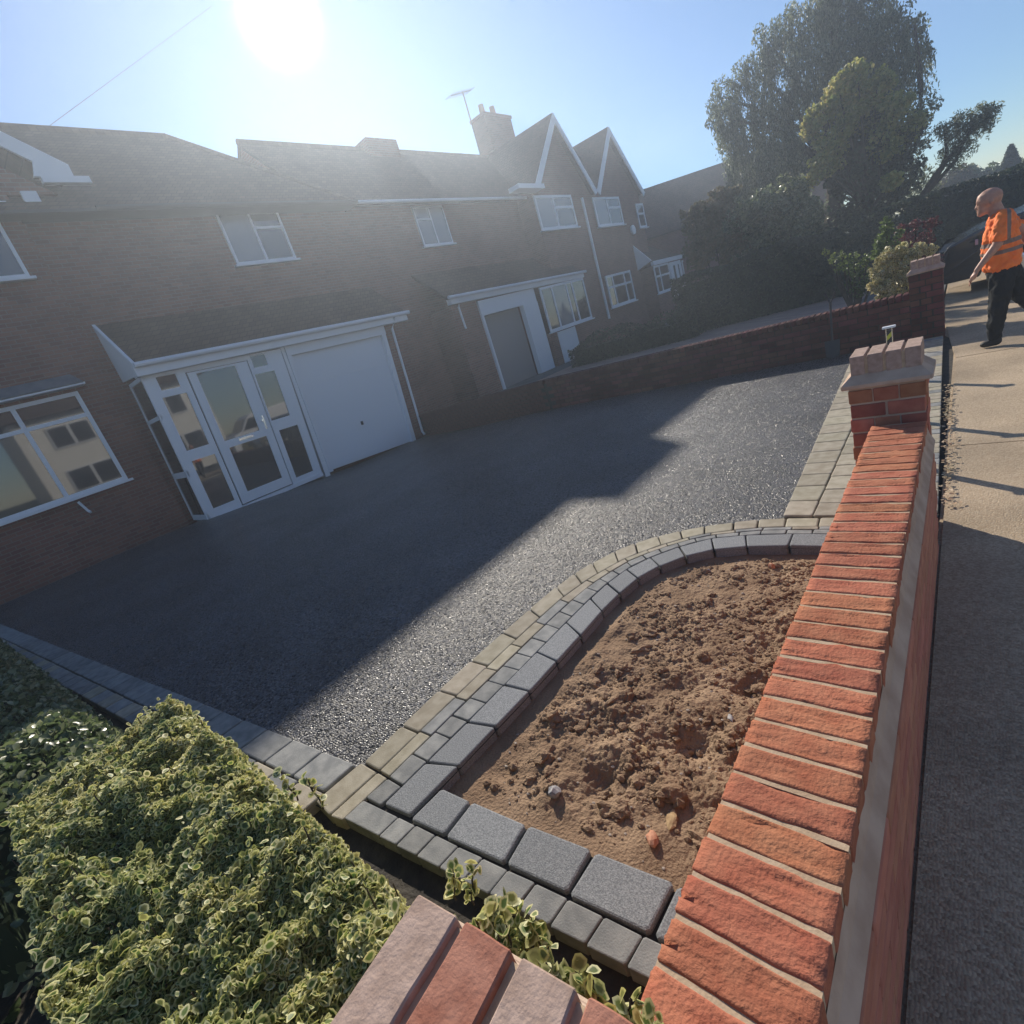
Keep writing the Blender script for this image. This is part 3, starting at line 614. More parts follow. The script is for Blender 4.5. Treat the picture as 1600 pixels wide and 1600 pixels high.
# house A, whose drive this is
HA = empty('detached_house', (-13.5, 2, 0)); tag(HA, 'brick house with white glazed porch and white garage door at the left of the drive', 'house')
XA = -13.5
MB().box(-19.2, XA, -7, 9.9, -.6, 6.5).build('wall', M['housebrick'], HA)
MB().box(-13.55, XA + .12, -6, 3.2, -.6, 6.95).add([], []).build('front_bay_wall', M['housebrick'], HA)
# hip roof
R1, R2 = (-16.1, -3.5, 9.28), (-16.1, 7.9, 9.28)
quadroof('roof', [(-13.05, -7, 6.45), (-13.05, 10.9, 6.45), R2, R1], M['roof'], HA)
quadroof('roof', [(-19.3, -7, 6.45), R1, R2, (-19.3, 10.9, 6.45)], M['roof'], HA)
quadroof('roof', [(-13.05, 10.9, 6.44), (-19.3, 10.9, 6.44), (-16.1, 7.9, 9.27)], M['roof'], HA)
# front gable
ga, gz, gb = (-13.2, .6, 9.25), 6.95, 4.35
MB().prism([(XA + .05, -3.2, 6.84), (XA + .05, 4.0, 6.84), (XA + .05, .55, 9.32)], (-2.0, 0, 0), (.065, 0, 0)).build('gable_wall', M['housebrick'], HA)
quadroof('gable_roof', [(-13.15, 4.3, 7.20), (-13.15, .6, 9.66), (-16.4, .6, 9.60), (-15.6, 4.3, 7.18)], M['roof'], HA, .07)
quadroof('gable_roof', [(-13.15, -3.1, 7.17), (-13.15, .6, 9.66), (-16.4, .6, 9.60), (-15.6, -3.1, 7.17)], M['roof'], HA, .07)
MB().prism([(-13.2, 4.35, 7.06), (-13.2, 4.35, 7.28), (-13.2, .6, 9.80), (-13.2, .6, 9.50), (-13.2, 3.8, 7.32), (-13.2, 3.7, 7.06)], (0, 0, 0), (.06, 0, 0)).build('bargeboard', M['white'], HA)
MB().box(-13.25, -13.12, 3.8, 4.6, 6.95, 7.07).build('soffit_box', M['white'], HA)
o = MB().box(-13.38, -13.30, 3.40, 3.66, 6.50, 6.88).build('alarm_box', M['white'], HA); bevel_mesh(o.data, .02, 2)
MB().box(-13.38, -13.31, 2.98, 3.12, 6.60, 6.71).build('light_fitting', M['white'], HA)
window(HA, -13.30, .2, 2.86, 5.38, 6.55, [(1, 0), (1, .3), (1, 0)])
window(HA, -13.30, -.9, 2.56, 1.30, 3.20, [(1, 0), (1.0, .42), (1.05, 0), (.9, .0)], label='large ground floor window with a wide sill') if False else None
wb = window(HA, -13.30, -1.3, 2.58, 1.30, 3.22, [(1, .0), (1.35, .36), (.85, .36)], label='large ground floor window reflecting the houses opposite', w=.075)
MB().box(-13.39, -13.05, -1.5, 2.72, 3.29, 3.33).build('canopy_edge', M['white'], HA)
quadroof('canopy', [(-13.03, -1.5, 3.345), (-13.03, 2.70, 3.345), (-13.36, 2.62, 3.56), (-13.36, -1.4, 3.56)], M['lead'], HA, .03)
MB().tube([(-13.28, 1.62, 1.2), (-13.26, 1.68, .98), (-13.2, 1.70, .93)], .025).build('overflow_pipe', M['white'], HA)
window(HA, XA + .05, 6.95, 8.6, 5.24, 6.44, [(1, 0), (1, .3)], curt=(0,))
MB().box(-13.5, -13.0, -7, 10.9, 6.38, 6.44).build('soffit', M['iron'], HA)
MB().tube([(-13.0, 4.4, 6.44), (-13.0, 10.9, 6.44)], .05).build('gutter', M['iron'], HA)
# lean-to over porch and garage
quadroof('leanto_roof', [(-12.28, 3.50, 3.36), (-12.28, 10.62, 3.20), (-13.5, 10.62, 4.25), (-13.5, 3.50, 4.40)], M['roof'], HA)
MB().prism([(-12.30, 3.46, 3.36), (-13.5, 3.46, 4.42), (-13.5, 3.46, 3.20), (-12.42, 3.46, 3.14)], (0, -.03, 0), (0, .03, 0)).build('cheek_board', M['white'], HA)
MB().hexa([(-12.50, 3.40, 3.10), (-12.27, 3.40, 3.10), (-12.27, 10.6, 2.97), (-12.50, 10.6, 2.97)], [(-12.50, 3.40, 3.30), (-12.27, 3.40, 3.30), (-12.27, 10.6, 3.16), (-12.50, 10.6, 3.16)]).build('fascia', M['white'], HA)
MB().tube([(-12.20, 3.42, 3.31), (-12.20, 10.66, 3.16)], .055).build('gutter', M['white'], HA)
# porch front: a slightly leaning quad frame measured on the wall plane
PT = [(3.33, -.06), (6.20, -.06), (6.50, 3.02), (3.60, 3.14)]     # BL BR TR TL as (y, z)
PT = [(3.36, -.05), (6.24, -.1), (6.56, 3.02), (3.52, 3.13)]
def PF(u, v, x):
    y = (PT[0][0] * (1 - u) + PT[1][0] * u) * (1 - v) + (PT[3][0] * (1 - u) + PT[2][0] * u) * v
    z = (PT[0][1] * (1 - u) + PT[1][1] * u) * (1 - v) + (PT[3][1] * (1 - u) + PT[2][1] * u) * v
    return (x, y, z)
def pquad(mb, u0, u1, v0, v1, x0, x1):
    mb.hexa([PF(u0, v0, x0), PF(u0, v0, x1), PF(u1, v0, x1), PF(u1, v0, x0)], [PF(u0, v1, x0), PF(u0, v1, x1), PF(u1, v1, x1), PF(u1, v1, x0)])
po = MB(); XF = -12.45
panesP = [(.075, .20, .885, .972), (.06, .22, .478, .84), (.06, .228, .058, .404), (.745, .86, .903, .985), (.73, .895, .505, .855), (.76, .93, .038, .42)]
def frame_from(mb, u0, u1, v0, v1, holes, x0, x1):
    us = sorted({u0, u1, *[h[0] for h in holes], *[h[1] for h in holes]}); vs = sorted({v0, v1, *[h[2] for h in holes], *[h[3] for h in holes]})
    for i in range(len(us) - 1):
        for j in range(len(vs) - 1):
            cu, cv = (us[i] + us[i + 1]) / 2, (vs[j] + vs[j + 1]) / 2
            if any(h[0] < cu < h[1] and h[2] < cv < h[3] for h in holes): continue
            pquad(mb, us[i], us[i + 1], vs[j], vs[j + 1], x0, x1)
frame_from(po, 0, .262, 0, 1, panesP[:3], XF - .06, XF); frame_from(po, .715, 1, 0, 1, panesP[3:], XF - .06, XF)
pquad(po, .262, .715, .965, 1, XF - .06, XF); pquad(po, 0, 1, -.03, -.0, XF - .08, XF + .03)
porch = po.build('porch_frame', M['white'], HA)
for h in panesP: b = MB(); pquad(b, *h, XF - .045, XF - .025); b.build('pane', M['glass'], porch)
dm = MB(); dp = [(.328, .61, .465, .945), (.341, .645, .08, .412)]
frame_from(dm, .272, .705, .008, .96, dp, XF - .05, XF + .012)
door = dm.build('door', M['white'], HA)
for h in dp: b = MB(); pquad(b, *h, XF - .035, XF - .015); b.build('pane', M['glass'], door)
b = MB(); pquad(b, .43, .545, .434, .452, XF + .012, XF + .022); b.build('letter_plate', M['chrome'], door)
b = MB(); pquad(b, .66, .672, .46, .56, XF + .012, XF + .03); pquad(b, .645, .672, .52, .535, XF + .03, XF + .05); b.build('handle', M['chrome'], door)
# glazed left return of the porch
b = MB(); XB = -13.45
for (xa, xb, za, zb) in ((XB, XF, -.05, .07), (XB, XF, .95, 1.08), (XB, XF, 2.22, 2.30), (XB, XF, 3.04, 3.12), (XB, XB + .06, .07, 3.04), (XF - .06, XF - .001, .07, 3.04)):
    la = 3.36 + .16 * (za + .05) / 3.2; lb2 = 3.36 + .16 * (zb + .05) / 3.2
    b.hexa([(xa, la - .03, za), (xb, la - .03, za), (xb, la + .02, za), (xa, la + .02, za)], [(xa, lb2 - .03, zb), (xb, lb2 - .03, zb), (xb, lb2 + .02, zb), (xa, lb2 + .02, zb)])
sd = b.build('porch_side_frame', M['white'], HA)
for za, zb in ((.07, .95), (1.08, 2.22), (2.30, 3.04)):
    la = 3.36 + .16 * (za + .05) / 3.2; lb2 = 3.36 + .16 * (zb + .05) / 3.2
    MB().hexa([(XB + .06, la - .01, za), (XF - .06, la - .01, za), (XF - .06, la + .01, za), (XB + .06, la + .01, za)], [(XB + .06, lb2 - .01, zb), (XF - .06, lb2 - .01, zb), (XF - .06, lb2 + .01, zb), (XB + .06, lb2 + .01, zb)]).build('pane', M['glass'], sd)
MB().hexa([(-13.5, 6.30, -.5), (-12.5, 6.30, -.5), (-12.5, 6.44, -.5), (-13.5, 6.44, -.5)], [(-13.5, 6.60, 3.05), (-12.5, 6.60, 3.05), (-12.5, 6.70, 3.05), (-13.5, 6.70, 3.05)]).build('side_panel', M['white'], HA)
# garage door of four long panels
def GQ(u, v, x):
    p = [(6.46, -.16), (9.46, -.36), (9.80, 2.99), (6.68, 3.04)]
    y = (p[0][0] * (1 - u) + p[1][0] * u) * (1 - v) + (p[3][0] * (1 - u) + p[2][0] * u) * v; z = (p[0][1] * (1 - u) + p[1][1] * u) * (1 - v) + (p[3][1] * (1 - u) + p[2][1] * u) * v
    return (x, y, z)
def gq(mb, u0, u1, v0, v1, x0, x1): mb.hexa([GQ(u0, v0, x0), GQ(u0, v0, x1), GQ(u1, v0, x1), GQ(u1, v0, x0)], [GQ(u0, v1, x0), GQ(u0, v1, x1), GQ(u1, v1, x1), GQ(u1, v1, x0)])
b = MB(); gq(b, .0, .035, -.01, .93, -12.62, -12.46); gq(b, .955, 1.0, -.01, .93, -12.62, -12.46); gq(b, 0, 1, .93, 1.0, -12.62, -12.44); b.build('garage_frame', M['white'], HA)
gd = MB(); gq(gd, .03, .96, 0, .935, -12.66, -12.575); gdo = gd.build('garage_door', M['whitedoor'], HA)
for k in range(4): b = MB(); gq(b, .038, .952, .004 + k * .231, .2335 + k * .231, -12.575, -12.567); o = b.build('panel', M['whitedoor'], gdo); bevel_mesh(o.data, .003)
b = MB(); gq(b, .47, .49, .27, .30, -12.56, -12.53); b.build('handle', M['iron'], gdo)
MB().hexa([(-13.6, 9.47, -.6), (-12.5, 9.47, -.6), (-12.5, 10.25, -.6), (-13.6, 10.25, -.6)], [(-13.6, 9.82, 3.1), (-12.5, 9.82, 3.1), (-12.5, 10.5, 3.1), (-13.6, 10.5, 3.1)]).build('garage_wall', M['housebrick'], HA)
MB().tube([(-12.22, 10.12, 3.14), (-12.32, 10.10, 3.0), (-12.44, 10.05, 2.85), (-12.44, 9.78, -.2), (-12.36, 9.76, -.3)], .036).build('downpipe', M['white'], HA)
MB().box(-13.5, -12.9, 3.4, 6.3, -.3, -.06).build('door_step', M['stone_grey'], HA)

MB().tube([(-16.1, -3.5, 9.29), (-16.1, 7.9, 9.29)], .09, 8).build('ridge_tiles', M['roof'], HA); MB().tube([(-16.1, 7.9, 9.29), (-13.1, 10.85, 6.5)], .08, 8).build('hip_tiles', M['roof'], HA)
# house B, next along
HB = empty('detached_house', (-13.6, 15, 0)); tag(HB, 'second brick house along, long ridge and single upper window, behind the boundary wall', 'house')
MB().box(-19, -13.6, 9.95, 20.9, -.6, 6.5).build('wall', M['housebrick'], HB)
MB().prism([(-13.65, 9.93, 6.4), (-18.6, 9.93, 6.4), (-16.1, 9.93, 9.2)], (0, 0, 0), (0, .2, 0)).build('gable_wall', M['housebrick'], HB)
quadroof('roof', [(-13.15, 9.88, 6.48), (-13.15, 19.6, 6.48), (-16.1, 22.2, 9.24), (-16.1, 9.88, 9.24)], M['roof'], HB)
quadroof('roof', [(-19, 9.88, 6.48), (-16.1, 9.88, 9.24), (-16.1, 22.2, 9.24), (-19, 22.2, 6.48)], M['roof'], HB)
MB().tube([(-16.1, 9.9, 9.27), (-16.1, 22.0, 9.27)], .09, 8).build('ridge_tiles', M['roof'], HB)
MB().box(-16.45, -15.75, 14.55, 16.0, 8.6, 9.52).build('chimney', M['housebrick'], HB)
window(HB, -13.55, 13.48, 14.92, 5.22, 6.46, [(1, .32), (1, 0)], curt=(0, 1))
MB().tube([(-13.1, 9.9, 6.46), (-13.1, 19.5, 6.46)], .05).build('gutter', M['white'], HB)
quadroof('leanto_roof', [(-12.3, 12.5, 3.33), (-12.3, 20.95, 3.22), (-13.7, 20.95, 4.4), (-13.7, 12.5, 4.5)], M['roof'], HB)
MB().hexa([(-12.5, 12.6, 3.12), (-12.3, 12.6, 3.12), (-12.3, 20.9, 3.0), (-12.5, 20.9, 3.0)], [(-12.5, 12.6, 3.3), (-12.3, 12.6, 3.3), (-12.3, 20.9, 3.18), (-12.5, 20.9, 3.18)]).build('fascia', M['white'], HB)
MB().tube([(-12.22, 12.45, 3.32), (-12.22, 20.98, 3.2)], .055).build('gutter', M['white'], HB)
MB().tube([(-12.3, 13.0, 3.2), (-12.45, 13.0, 3.0), (-12.45, 13.02, 2.3)], .035).build('downpipe', M['white'], HB)
MB().box(-13.6, -12.5, 12.7, 13.95, -.3, 3.1).build('garage_wall', M['housebrick'], HB)
MB().box(-12.6, -12.42, 13.95, 17.25, 2.55, 3.05).box(-12.6, -12.40, 16.32, 17.25, -.1, 2.55).box(-12.6, -12.42, 13.95, 14.05, -.1, 2.55).build('garage_frame', M['white'], HB)
M['brown'] = mat('brown_door', (.27, .25, .25), .6, .3)
MB().box(-12.75, -12.68, 14.05, 16.32, -.1, 2.55).build('garage_door', M['brown'], HB)
MB().box(-13.6, -12.38, 17.5, 20.75, -.1, 1.25).build('porch_base', M['housebrick'], HB)
MB().box(-12.378, -12.34, 17.95, 19.3, -.05, 1.22).build('door_panel', M['white'], HB)
window(HB, -12.32, 17.5, 20.8, 1.3, 3.0, [(.8, 0), (1.2, .0), (.5, 0), (1, 0)], curt=(1,), w=.09)

# house C, the twin gabled one
HC = empty('semi_detached_house', (-12.8, 24, 0)); tag(HC, 'brick house with twin white edged gables and a chimney, beyond the second house', 'house')
XC = -12.8; A1, A2, V0, V1, V2 = (21.77, 9.35), (26.45, 9.18), (19.25, 6.7), (24.02, 6.45), (29.0, 6.35)
MB().prism([(XC, V0[0] + .1, -.5), (XC, V2[0] - .1, -.5), (XC, V2[0] - .1, V2[1] + .15), (XC, A2[0], A2[1] - .1), (XC, V1[0], V1[1] + .02), (XC, A1[0], A1[1] - .1), (XC, V0[0] + .1, V0[1] + .1)], (0, 0, 0), (-6.5, 0, 0)).build('wall', M['housebrick'], HC)
for (ap, lo) in ((A1, V0), (A1, V1), (A2, V1), (A2, V2)):
    quadroof('roof', [(XC + .3, ap[0], ap[1]), (XC + .3, lo[0], lo[1]), (XC - 6.6, lo[0], lo[1]), (XC - 6.6, ap[0], ap[1] + .1)], M['roof'], HC, .07)
    d = Vector((0, lo[0] - ap[0], lo[1] - ap[1])).normalized(); nn_ = Vector((0, -d.z, d.y)); nn_ = nn_ if nn_.z < 0 else -nn_
    a, b = Vector((XC + .3, ap[0], ap[1] - .02)), Vector((XC + .3, lo[0], lo[1] - .02))
    MB().prism([a, b, b + nn_ * .26, a + Vector((0, 0, -.34))], (0, 0, 0), (.05, 0, 0)).build('bargeboard', M['white'], HC)
MB().box(XC, XC + .5, 17.9, 19.6, 6.5, 6.66).build('soffit', M['white'], HC)
MB().box(-16.9, -16.1, 22.2, 24.2, 8.2, 11.0).box(-16.95, -16.05, 22.15, 24.25, 11.0, 11.12).build('chimney', M['housebrick'], HC)
M['pot'] = mat('clay_pot', (.3, .16, .1), .9, .2)
for yy in (22.7, 23.5): MB().tube([(-16.5, yy, 11.1), (-16.5, yy, 11.62)], [.15, .12], 10).build('chimney_pot', M['pot'], HC)
a = MB().tube([(-16.7, 21.95, 9.6), (-16.7, 21.95, 12.2)], .03, 5).tube([(-16.7, 21.0, 11.9), (-16.7, 22.6, 12.3)], .02, 5)
for k in range(7): yy = 21.0 + k * .25; a.tube([(-17.0, yy, 11.9 + k * .06), (-16.4, yy, 11.9 + k * .06)], .012, 4)
a.build('aerial', M['iron'], HC)
window(HC, XC + .12, 19.25, 22.05, 5.1, 6.38, [(1, 0), (1.15, .32)], curt=(0,), w=.1)
window(HC, XC + .12, 23.85, 26.45, 5.0, 6.25, [(1, 0), (1.05, .32)], curt=(0,), w=.1)
window(HC, XC + .12, 28.15, 29.0, 4.75, 5.9, [(1, .35)], w=.09)
window(HC, XC + .12, 23.4, 26.0, 1.42, 2.88, [(.5, .4), (1.1, .4), (.6, .4)], w=.1)
MB().tube([(XC + .1, 22.95, 6.25), (XC + .1, 22.9, 1.0)], .06).build('downpipe', M['white'], HC)
MB().box(XC, XC + .08, 29.2, 29.25, 0, .1).build('airbrick', M['iron'], HC)
o = MB().tube([(XC + .05, 27.3, 4.7), (XC + .15, 27.3, 4.7)], .22, 12).build('satellite_dish', M['white'], HC)
MB().box(XC - 2, -12.1, 27.3, 33.2, -.3, 1.3).box(XC - 2, -12.12, 27.3, 33.2, 1.3, 2.75).build('sidewall', M['housebrick'], HC)
quadroof('leanto_roof', [(-12.0, 27.2, 3.0), (-12.0, 33.6, 2.85), (-13.6, 33.6, 4.1), (-13.6, 27.2, 4.2)], M['roof'], HC)
MB().prism([(-12.0, 27.15, 3.0), (-12.9, 27.15, 4.1), (-12.9, 27.15, 2.75)], (0, -.05, 0), (0, .05, 0)).build('cheek_board', M['white'], HC)
MB().box(-12.1, -11.95, 27.2, 33.6, 2.75, 2.95).build('fascia', M['white'], HC)
window(HC, -12.02, 27.3, 29.2, 1.35, 2.72, [(.6, .4), (1.2, .4)], w=.09)
MB().box(-12.1, -12.02, 29.3, 30.9, .9, 2.7).build('door_surround', M['white'], HC)
MB().box(-12.04, -12.0, 29.75, 29.95, 1.0, 2.5).box(-12.04, -12.0, 30.4, 30.5, 1.0, 2.5).build('door_glazing', M['glass'], HC)
window(HC, -12.02, 31.1, 32.8, 1.5, 2.65, [(1, 0), (.6, 0), (.6, 0)], w=.09)
MB().box(-12.1, -12.02, 31.0, 32.9, .9, 1.44).build('white_panel', M['white'], HC)

# house D far behind
HD = empty('house', (-12.5, 35.5, 0)); tag(HD, 'distant house showing only a dark tiled roof left of the willow', 'house')
d = Vector((-4.5, -4.2, 0)).normalized(); nrm = Vector((.68, -.73, 0)); Rr = Vector((-10.9, 36.7, 7.25)); Ra = Rr - d * 4; Rb = Rr + d * 10
quadroof('roof', [Ra, Rb, Rb + nrm * 3.6 - Vector((0, 0, 3.0)), Ra + nrm * 3.6 - Vector((0, 0, 3.0))], M['roof'], HD)
quadroof('roof', [Ra, Rb, Rb - nrm * 3.6 - Vector((0, 0, 3.0)), Ra - nrm * 3.6 - Vector((0, 0, 3.0))], M['roof'], HD)
a, b = Ra + nrm * 3.2, Rb + nrm * 3.2; c, e_ = Rb - nrm * 3.2, Ra - nrm * 3.2
MB().hexa([(q.x, q.y, -.3) for q in (a, b, c, e_)], [(q.x, q.y, 4.4) for q in (a, b, c, e_)]).build('wall', M['housebrick'], HD)
MB().prism([Rb, Rb + nrm * 3.2 - Vector((0, 0, 2.8)), Rb - nrm * 3.2 - Vector((0, 0, 2.8))], (0, 0, 0), tuple(-d * .2)).build('gable_wall', M['housebrick'], HD)

# across the street (seen mirrored in the panes)
for k, (yy, lab) in enumerate(((-6, 'cream rendered house across the road, opposite the front garden'), (9, 'cream rendered house across the road, opposite the drive mouth'))):
    HE = empty('rendered_house', (16, yy, 0)); tag(HE, lab, 'house')
    MB().box(14, 22, yy - 5, yy + 5, -.2, 5.6).build('wall', M['render'], HE)
    quadroof('roof', [(13.6, yy - 5.3, 5.6), (13.6, yy + 5.3, 5.6), (18, yy + 5.3, 8.6), (18, yy - 5.3, 8.6)], M['roof'], HE)
    quadroof('roof', [(22.4, yy - 5.3, 5.6), (22.4, yy + 5.3, 5.6), (18, yy + 5.3, 8.6), (18, yy - 5.3, 8.6)], M['roof'], HE)
    for (a, b, c, d_) in ((-3.8, -1.2, .9, 2.3), (1.2, 3.8, .9, 2.3), (-3.6, -1.4, 3.6, 4.9), (1.4, 3.6, 3.6, 4.9)):
        fo = MB(); fo.box(13.93, 13.999, yy + a, yy + b, c, d_); f_ = fo.build('window', M['white'], HE)
        for q in range(2): m0 = yy + a + .08 + q * (b - a) / 2; MB().box(13.915, 13.93, m0, m0 + (b - a) / 2 - .16, c + .08, d_ - .08).build('pane', M['glass'], f_)

# ------------------------------------------------------------------ foliage
def rnd_rot(n, up=.0):
    """random orientation frames; 'up' pulls leaf normals upwards"""
    nz = rng.normal(size=(n, 3)); nz[:, 2] += up; nz /= np.linalg.norm(nz, axis=1)[:, None]
    t = rng.normal(size=(n, 3)); t -= (t * nz).sum(1)[:, None] * nz; t /= np.linalg.norm(t, axis=1)[:, None]
    return t, np.cross(nz, t), nz
def leaf_mesh(name, P, size, mt, aspect=.5, up=0., dirs=None, fancy=False, var=.35, fold=.25):
    n = len(P); t, b, nz = rnd_rot(n, up)
    if dirs is not None:
        t = dirs / np.linalg.norm(dirs, axis=1)[:, None]; q = rng.normal(size=(n, 3)); q -= (q * t).sum(1)[:, None] * t; q /= np.linalg.norm(q, axis=1)[:, None]; b = q; nz = np.cross(t, b)
    s = (size * (1 + var * rng.uniform(-1, 1, n)))[:, None]
    if fancy:
        L = np.array([0, .28, .62, 1., .62, .28, .0]); W = np.array([0, .36, .40, 0, -.40, -.36, 0])
        ring = [(0, 0, 0), (.22, .34, .06), (.55, .42, .08), (.85, .22, .02), (1.02, 0, -.06), (.85, -.22, .02), (.55, -.42, .08), (.22, -.34, .06)]
        ctr = [(.5, 0, 0)]
        pts = ring + ctr; V = np.stack([P + s * ((l - .5) * t + w * aspect * 1.6 * b + h * fold * 4 * nz) for l, w, h in pts], 1).reshape(-1, 3)
        F = []; k = len(pts); base = np.arange(n)[:, None] * k
        tri = np.array([(8, i, (i + 1) % 8) for i in range(8)])
        F = (base[:, None, :] + tri[None]).reshape(-1, 3); uvp = np.array([1.] * 8 + [0.])
        uv = np.zeros((len(F) * 3, 2), 'f'); uv[:, 0] = np.tile(uvp[tri.ravel()], n)
    else:
        pts = [(-.5, 0, 0), (0, .5, .5), (.5, 0, 0), (0, -.5, .5)]
        V = np.stack([P + s * (l * t + w * aspect * b + h * fold * nz) for l, w, h in pts], 1).reshape(-1, 3)
        base = np.arange(n)[:, None] * 4; F = (base[:, None, :] + np.array([(0, 1, 2), (0, 2, 3)])[None]).reshape(-1, 3); uv = None
    m = bpy.data.meshes.new(name); m.vertices.add(len(V)); m.vertices.foreach_set('co', V.ravel().astype('f'))
    m.loops.add(len(F) * 3); m.loops.foreach_set('vertex_index', F.ravel().astype('i')); m.polygons.add(len(F)); m.polygons.foreach_set('loop_start', np.arange(0, len(F) * 3, 3, dtype='i')); m.polygons.foreach_set('loop_total', np.full(len(F), 3, 'i'))
    if uv is not None: l = m.uv_layers.new(name='uv'); l.data.foreach_set('uv', uv.ravel())
    m.update(calc_edges=True); m.materials.append(mt); return m
def in_balls(balls, n, shell=.55):
    w = np.array([b[3] ** 2 for b in balls]); w /= w.sum(); idx = rng.choice(len(balls), n, p=w); B = np.array(balls)[idx]
    d = rng.normal(size=(n, 3)); d /= np.linalg.norm(d, axis=1)[:, None]; r = (shell + (1 - shell) * rng.random(n) ** .6)
    bump_ = 1 + .22 * np.sin(d[:, 0] * 7 + B[:, 0] * 5) * np.sin(d[:, 2] * 6 + B[:, 2] * 4)
    return B[:, :3] + d * (B[:, 3] * r * bump_)[:, None]
def scl(L, k, kr=1.): return [(a * k, b * k, EYE + (c - EYE) * k, r * k * kr) for a, b, c, r in L]
M['leaf_willow'] = leaf_mat('willow_leaf', [(.09, .12, .07), (.17, .21, .12), (.30, .33, .22)], transl=.5, rough=.4)
M['leaf_yellow'] = leaf_mat('yellow_green_leaf', [(.16, .22, .05), (.40, .42, .12), (.52, .46, .15)], transl=.5)
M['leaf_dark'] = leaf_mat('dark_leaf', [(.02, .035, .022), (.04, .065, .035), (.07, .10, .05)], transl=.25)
M['leaf_mid'] = leaf_mat('mid_leaf', [(.06, .09, .04), (.12, .17, .07), (.34, .36, .22)], transl=.45, rough=.3, spec=.6)
M['leaf_red'] = leaf_mat('red_leaf', [(.08, .02, .02), (.16, .05, .045), (.22, .09, .08)], transl=.35)
M['leaf_lime'] = leaf_mat('lime_leaf', [(.10, .16, .04), (.18, .25, .08), (.06, .10, .03)], transl=.4)
M['leaf_olive'] = leaf_mat('olive_leaf', [(.12, .10, .05), (.18, .15, .07), (.10, .11, .05)], transl=.3)
M['leaf_var'] = leaf_mat('variegated_leaf', [(.06, .11, .03), (.16, .23, .06), (.09, .16, .045), (.30, .29, .10), (.07, .12, .04)], edge=(((.55, .56, .18), (.72, .70, .42)), -.02), transl=.38, rough=.5, spec=.35, patch=5)
M['leaf_gold'] = leaf_mat('golden_leaf', [(.12, .15, .05), (.2, .2, .07)], edge=(((.62, .56, .22), (.68, .62, .40)), .2), transl=.3)
K = 1.0
willow = scl([(-6.14, 22.0, 6.86, 0.55), (-6.0, 21.5, 6.09, 0.52), (-5.09, 22.0, 7.07, 0.61), (-4.62, 22.0, 7.69, 0.42), (-3.91, 22.5, 7.72, 0.65), (-2.88, 23.0, 7.66, 0.67), (-2.98, 23.0, 8.43, 0.62), (-1.94, 23.0, 7.36, 0.54), (-1.75, 22.0, 6.3, 0.63), (-1.07, 22.5, 6.1, 0.36), (-0.88, 22.5, 5.46, 0.23), (-4.88, 22.0, 5.7, 0.76), (-5.83, 21.5, 5.16, 0.57), (-5.84, 22.0, 3.98, 0.77), (-4.65, 21.5, 4.26, 0.84), (-3.6, 22.0, 6.31, 0.75), (-2.58, 22.5, 6.36, 0.73), (-1.58, 22.0, 5.29, 0.7), (-0.98, 22.0, 4.03, 0.45), (-1.15, 22.0, 3.29, 0.58), (-1.53, 22.5, 2.24, 0.81), (-2.57, 23.0, 5.05, 0.87), (-3.89, 22.5, 5.28, 0.72), (-4.65, 22.0, 2.69, 0.9), (-6.31, 22.0, 3.0, 0.85), (-3.54, 23.0, 1.83, 1.13), (-1.91, 22.5, 1.26, 1.05), (-1.1, 23.0, 1.88, 0.55)], K, .92)
limb = scl([(-0.15, 22.0, 3.4, 0.25), (0.24, 22.0, 3.37, 0.23), (0.47, 22.0, 3.34, 0.18), (0.11, 22.0, 3.12, 0.25), (-0.3, 22.0, 3.15, 0.29), (-0.1, 22.0, 2.74, 0.26), (-0.45, 22.0, 2.65, 0.26), (-0.5, 22.0, 3.33, 0.22), (0.31, 22.0, 3.11, 0.18), (-0.31, 22.0, 2.34, 0.16)], K, .85)
def strands(balls, n, lo, hi, per=16, wob=.06):
    """hanging shoots: leaf positions and directions"""
    S = in_balls(balls, n, .75); L = rng.uniform(lo, hi, n); P = []; D = []
    for k in range(per):
        f_ = k / per; out = rng.normal(size=(n, 3)) * wob
        P.append(S + np.stack([np.zeros(n), np.zeros(n), -L * f_], 1) + out + np.stack([np.sin(f_ * 2 + S[:, 0]) * .1, np.cos(S[:, 1] * 3) * .05 * f_, np.zeros(n)], 1)); d_ = rng.normal(size=(n, 3)) * .35; d_[:, 2] -= 1; D.append(d_)
    return np.concatenate(P), np.concatenate(D)
def rough(L, n=6, k=.36, out=1.0):
    o = list(L)
    for (a, b, c, q) in L:
        for _ in range(n):
            d = Vector((random.gauss(0, 1), random.gauss(0, 1), random.gauss(0, 1))).normalized() * q * out * random.uniform(.85, 1.2); o.append((a + d.x, b + d.y, c + d.z, q * k * random.uniform(.6, 1.3)))
    return o
WT = empty('willow_tree', (-3.4, 22.6, 0)); tag(WT, 'tall weeping willow with drooping grey green shoots against the sky', 'tree')
P1, D1 = strands(willow[:18], 3000, .35, 1.5, 16, .035); P2, D2 = strands(limb, 330, .1, .35, 10, .04)
link('crown', leaf_mesh('crown', P1, .12, M['leaf_willow'], .26, dirs=D1), WT, world=True)
link('crown', leaf_mesh('crown', in_balls(rough(willow, 5), 26000, .4), .10, M['leaf_willow'], .5), WT, world=True)
link('crown', leaf_mesh('crown', np.concatenate([P2, in_balls(limb, 900, .3)]), .10, M['leaf_willow'], .28), WT, world=True)
tb = MB(); root = Vector((-3.4, 22.8, -.2)); fk = Vector((-3.3, 22.8, 3.1)); tb.tube([root, Vector((-3.5, 22.8, 1.5)), fk], [.38, .3, .24], 10)
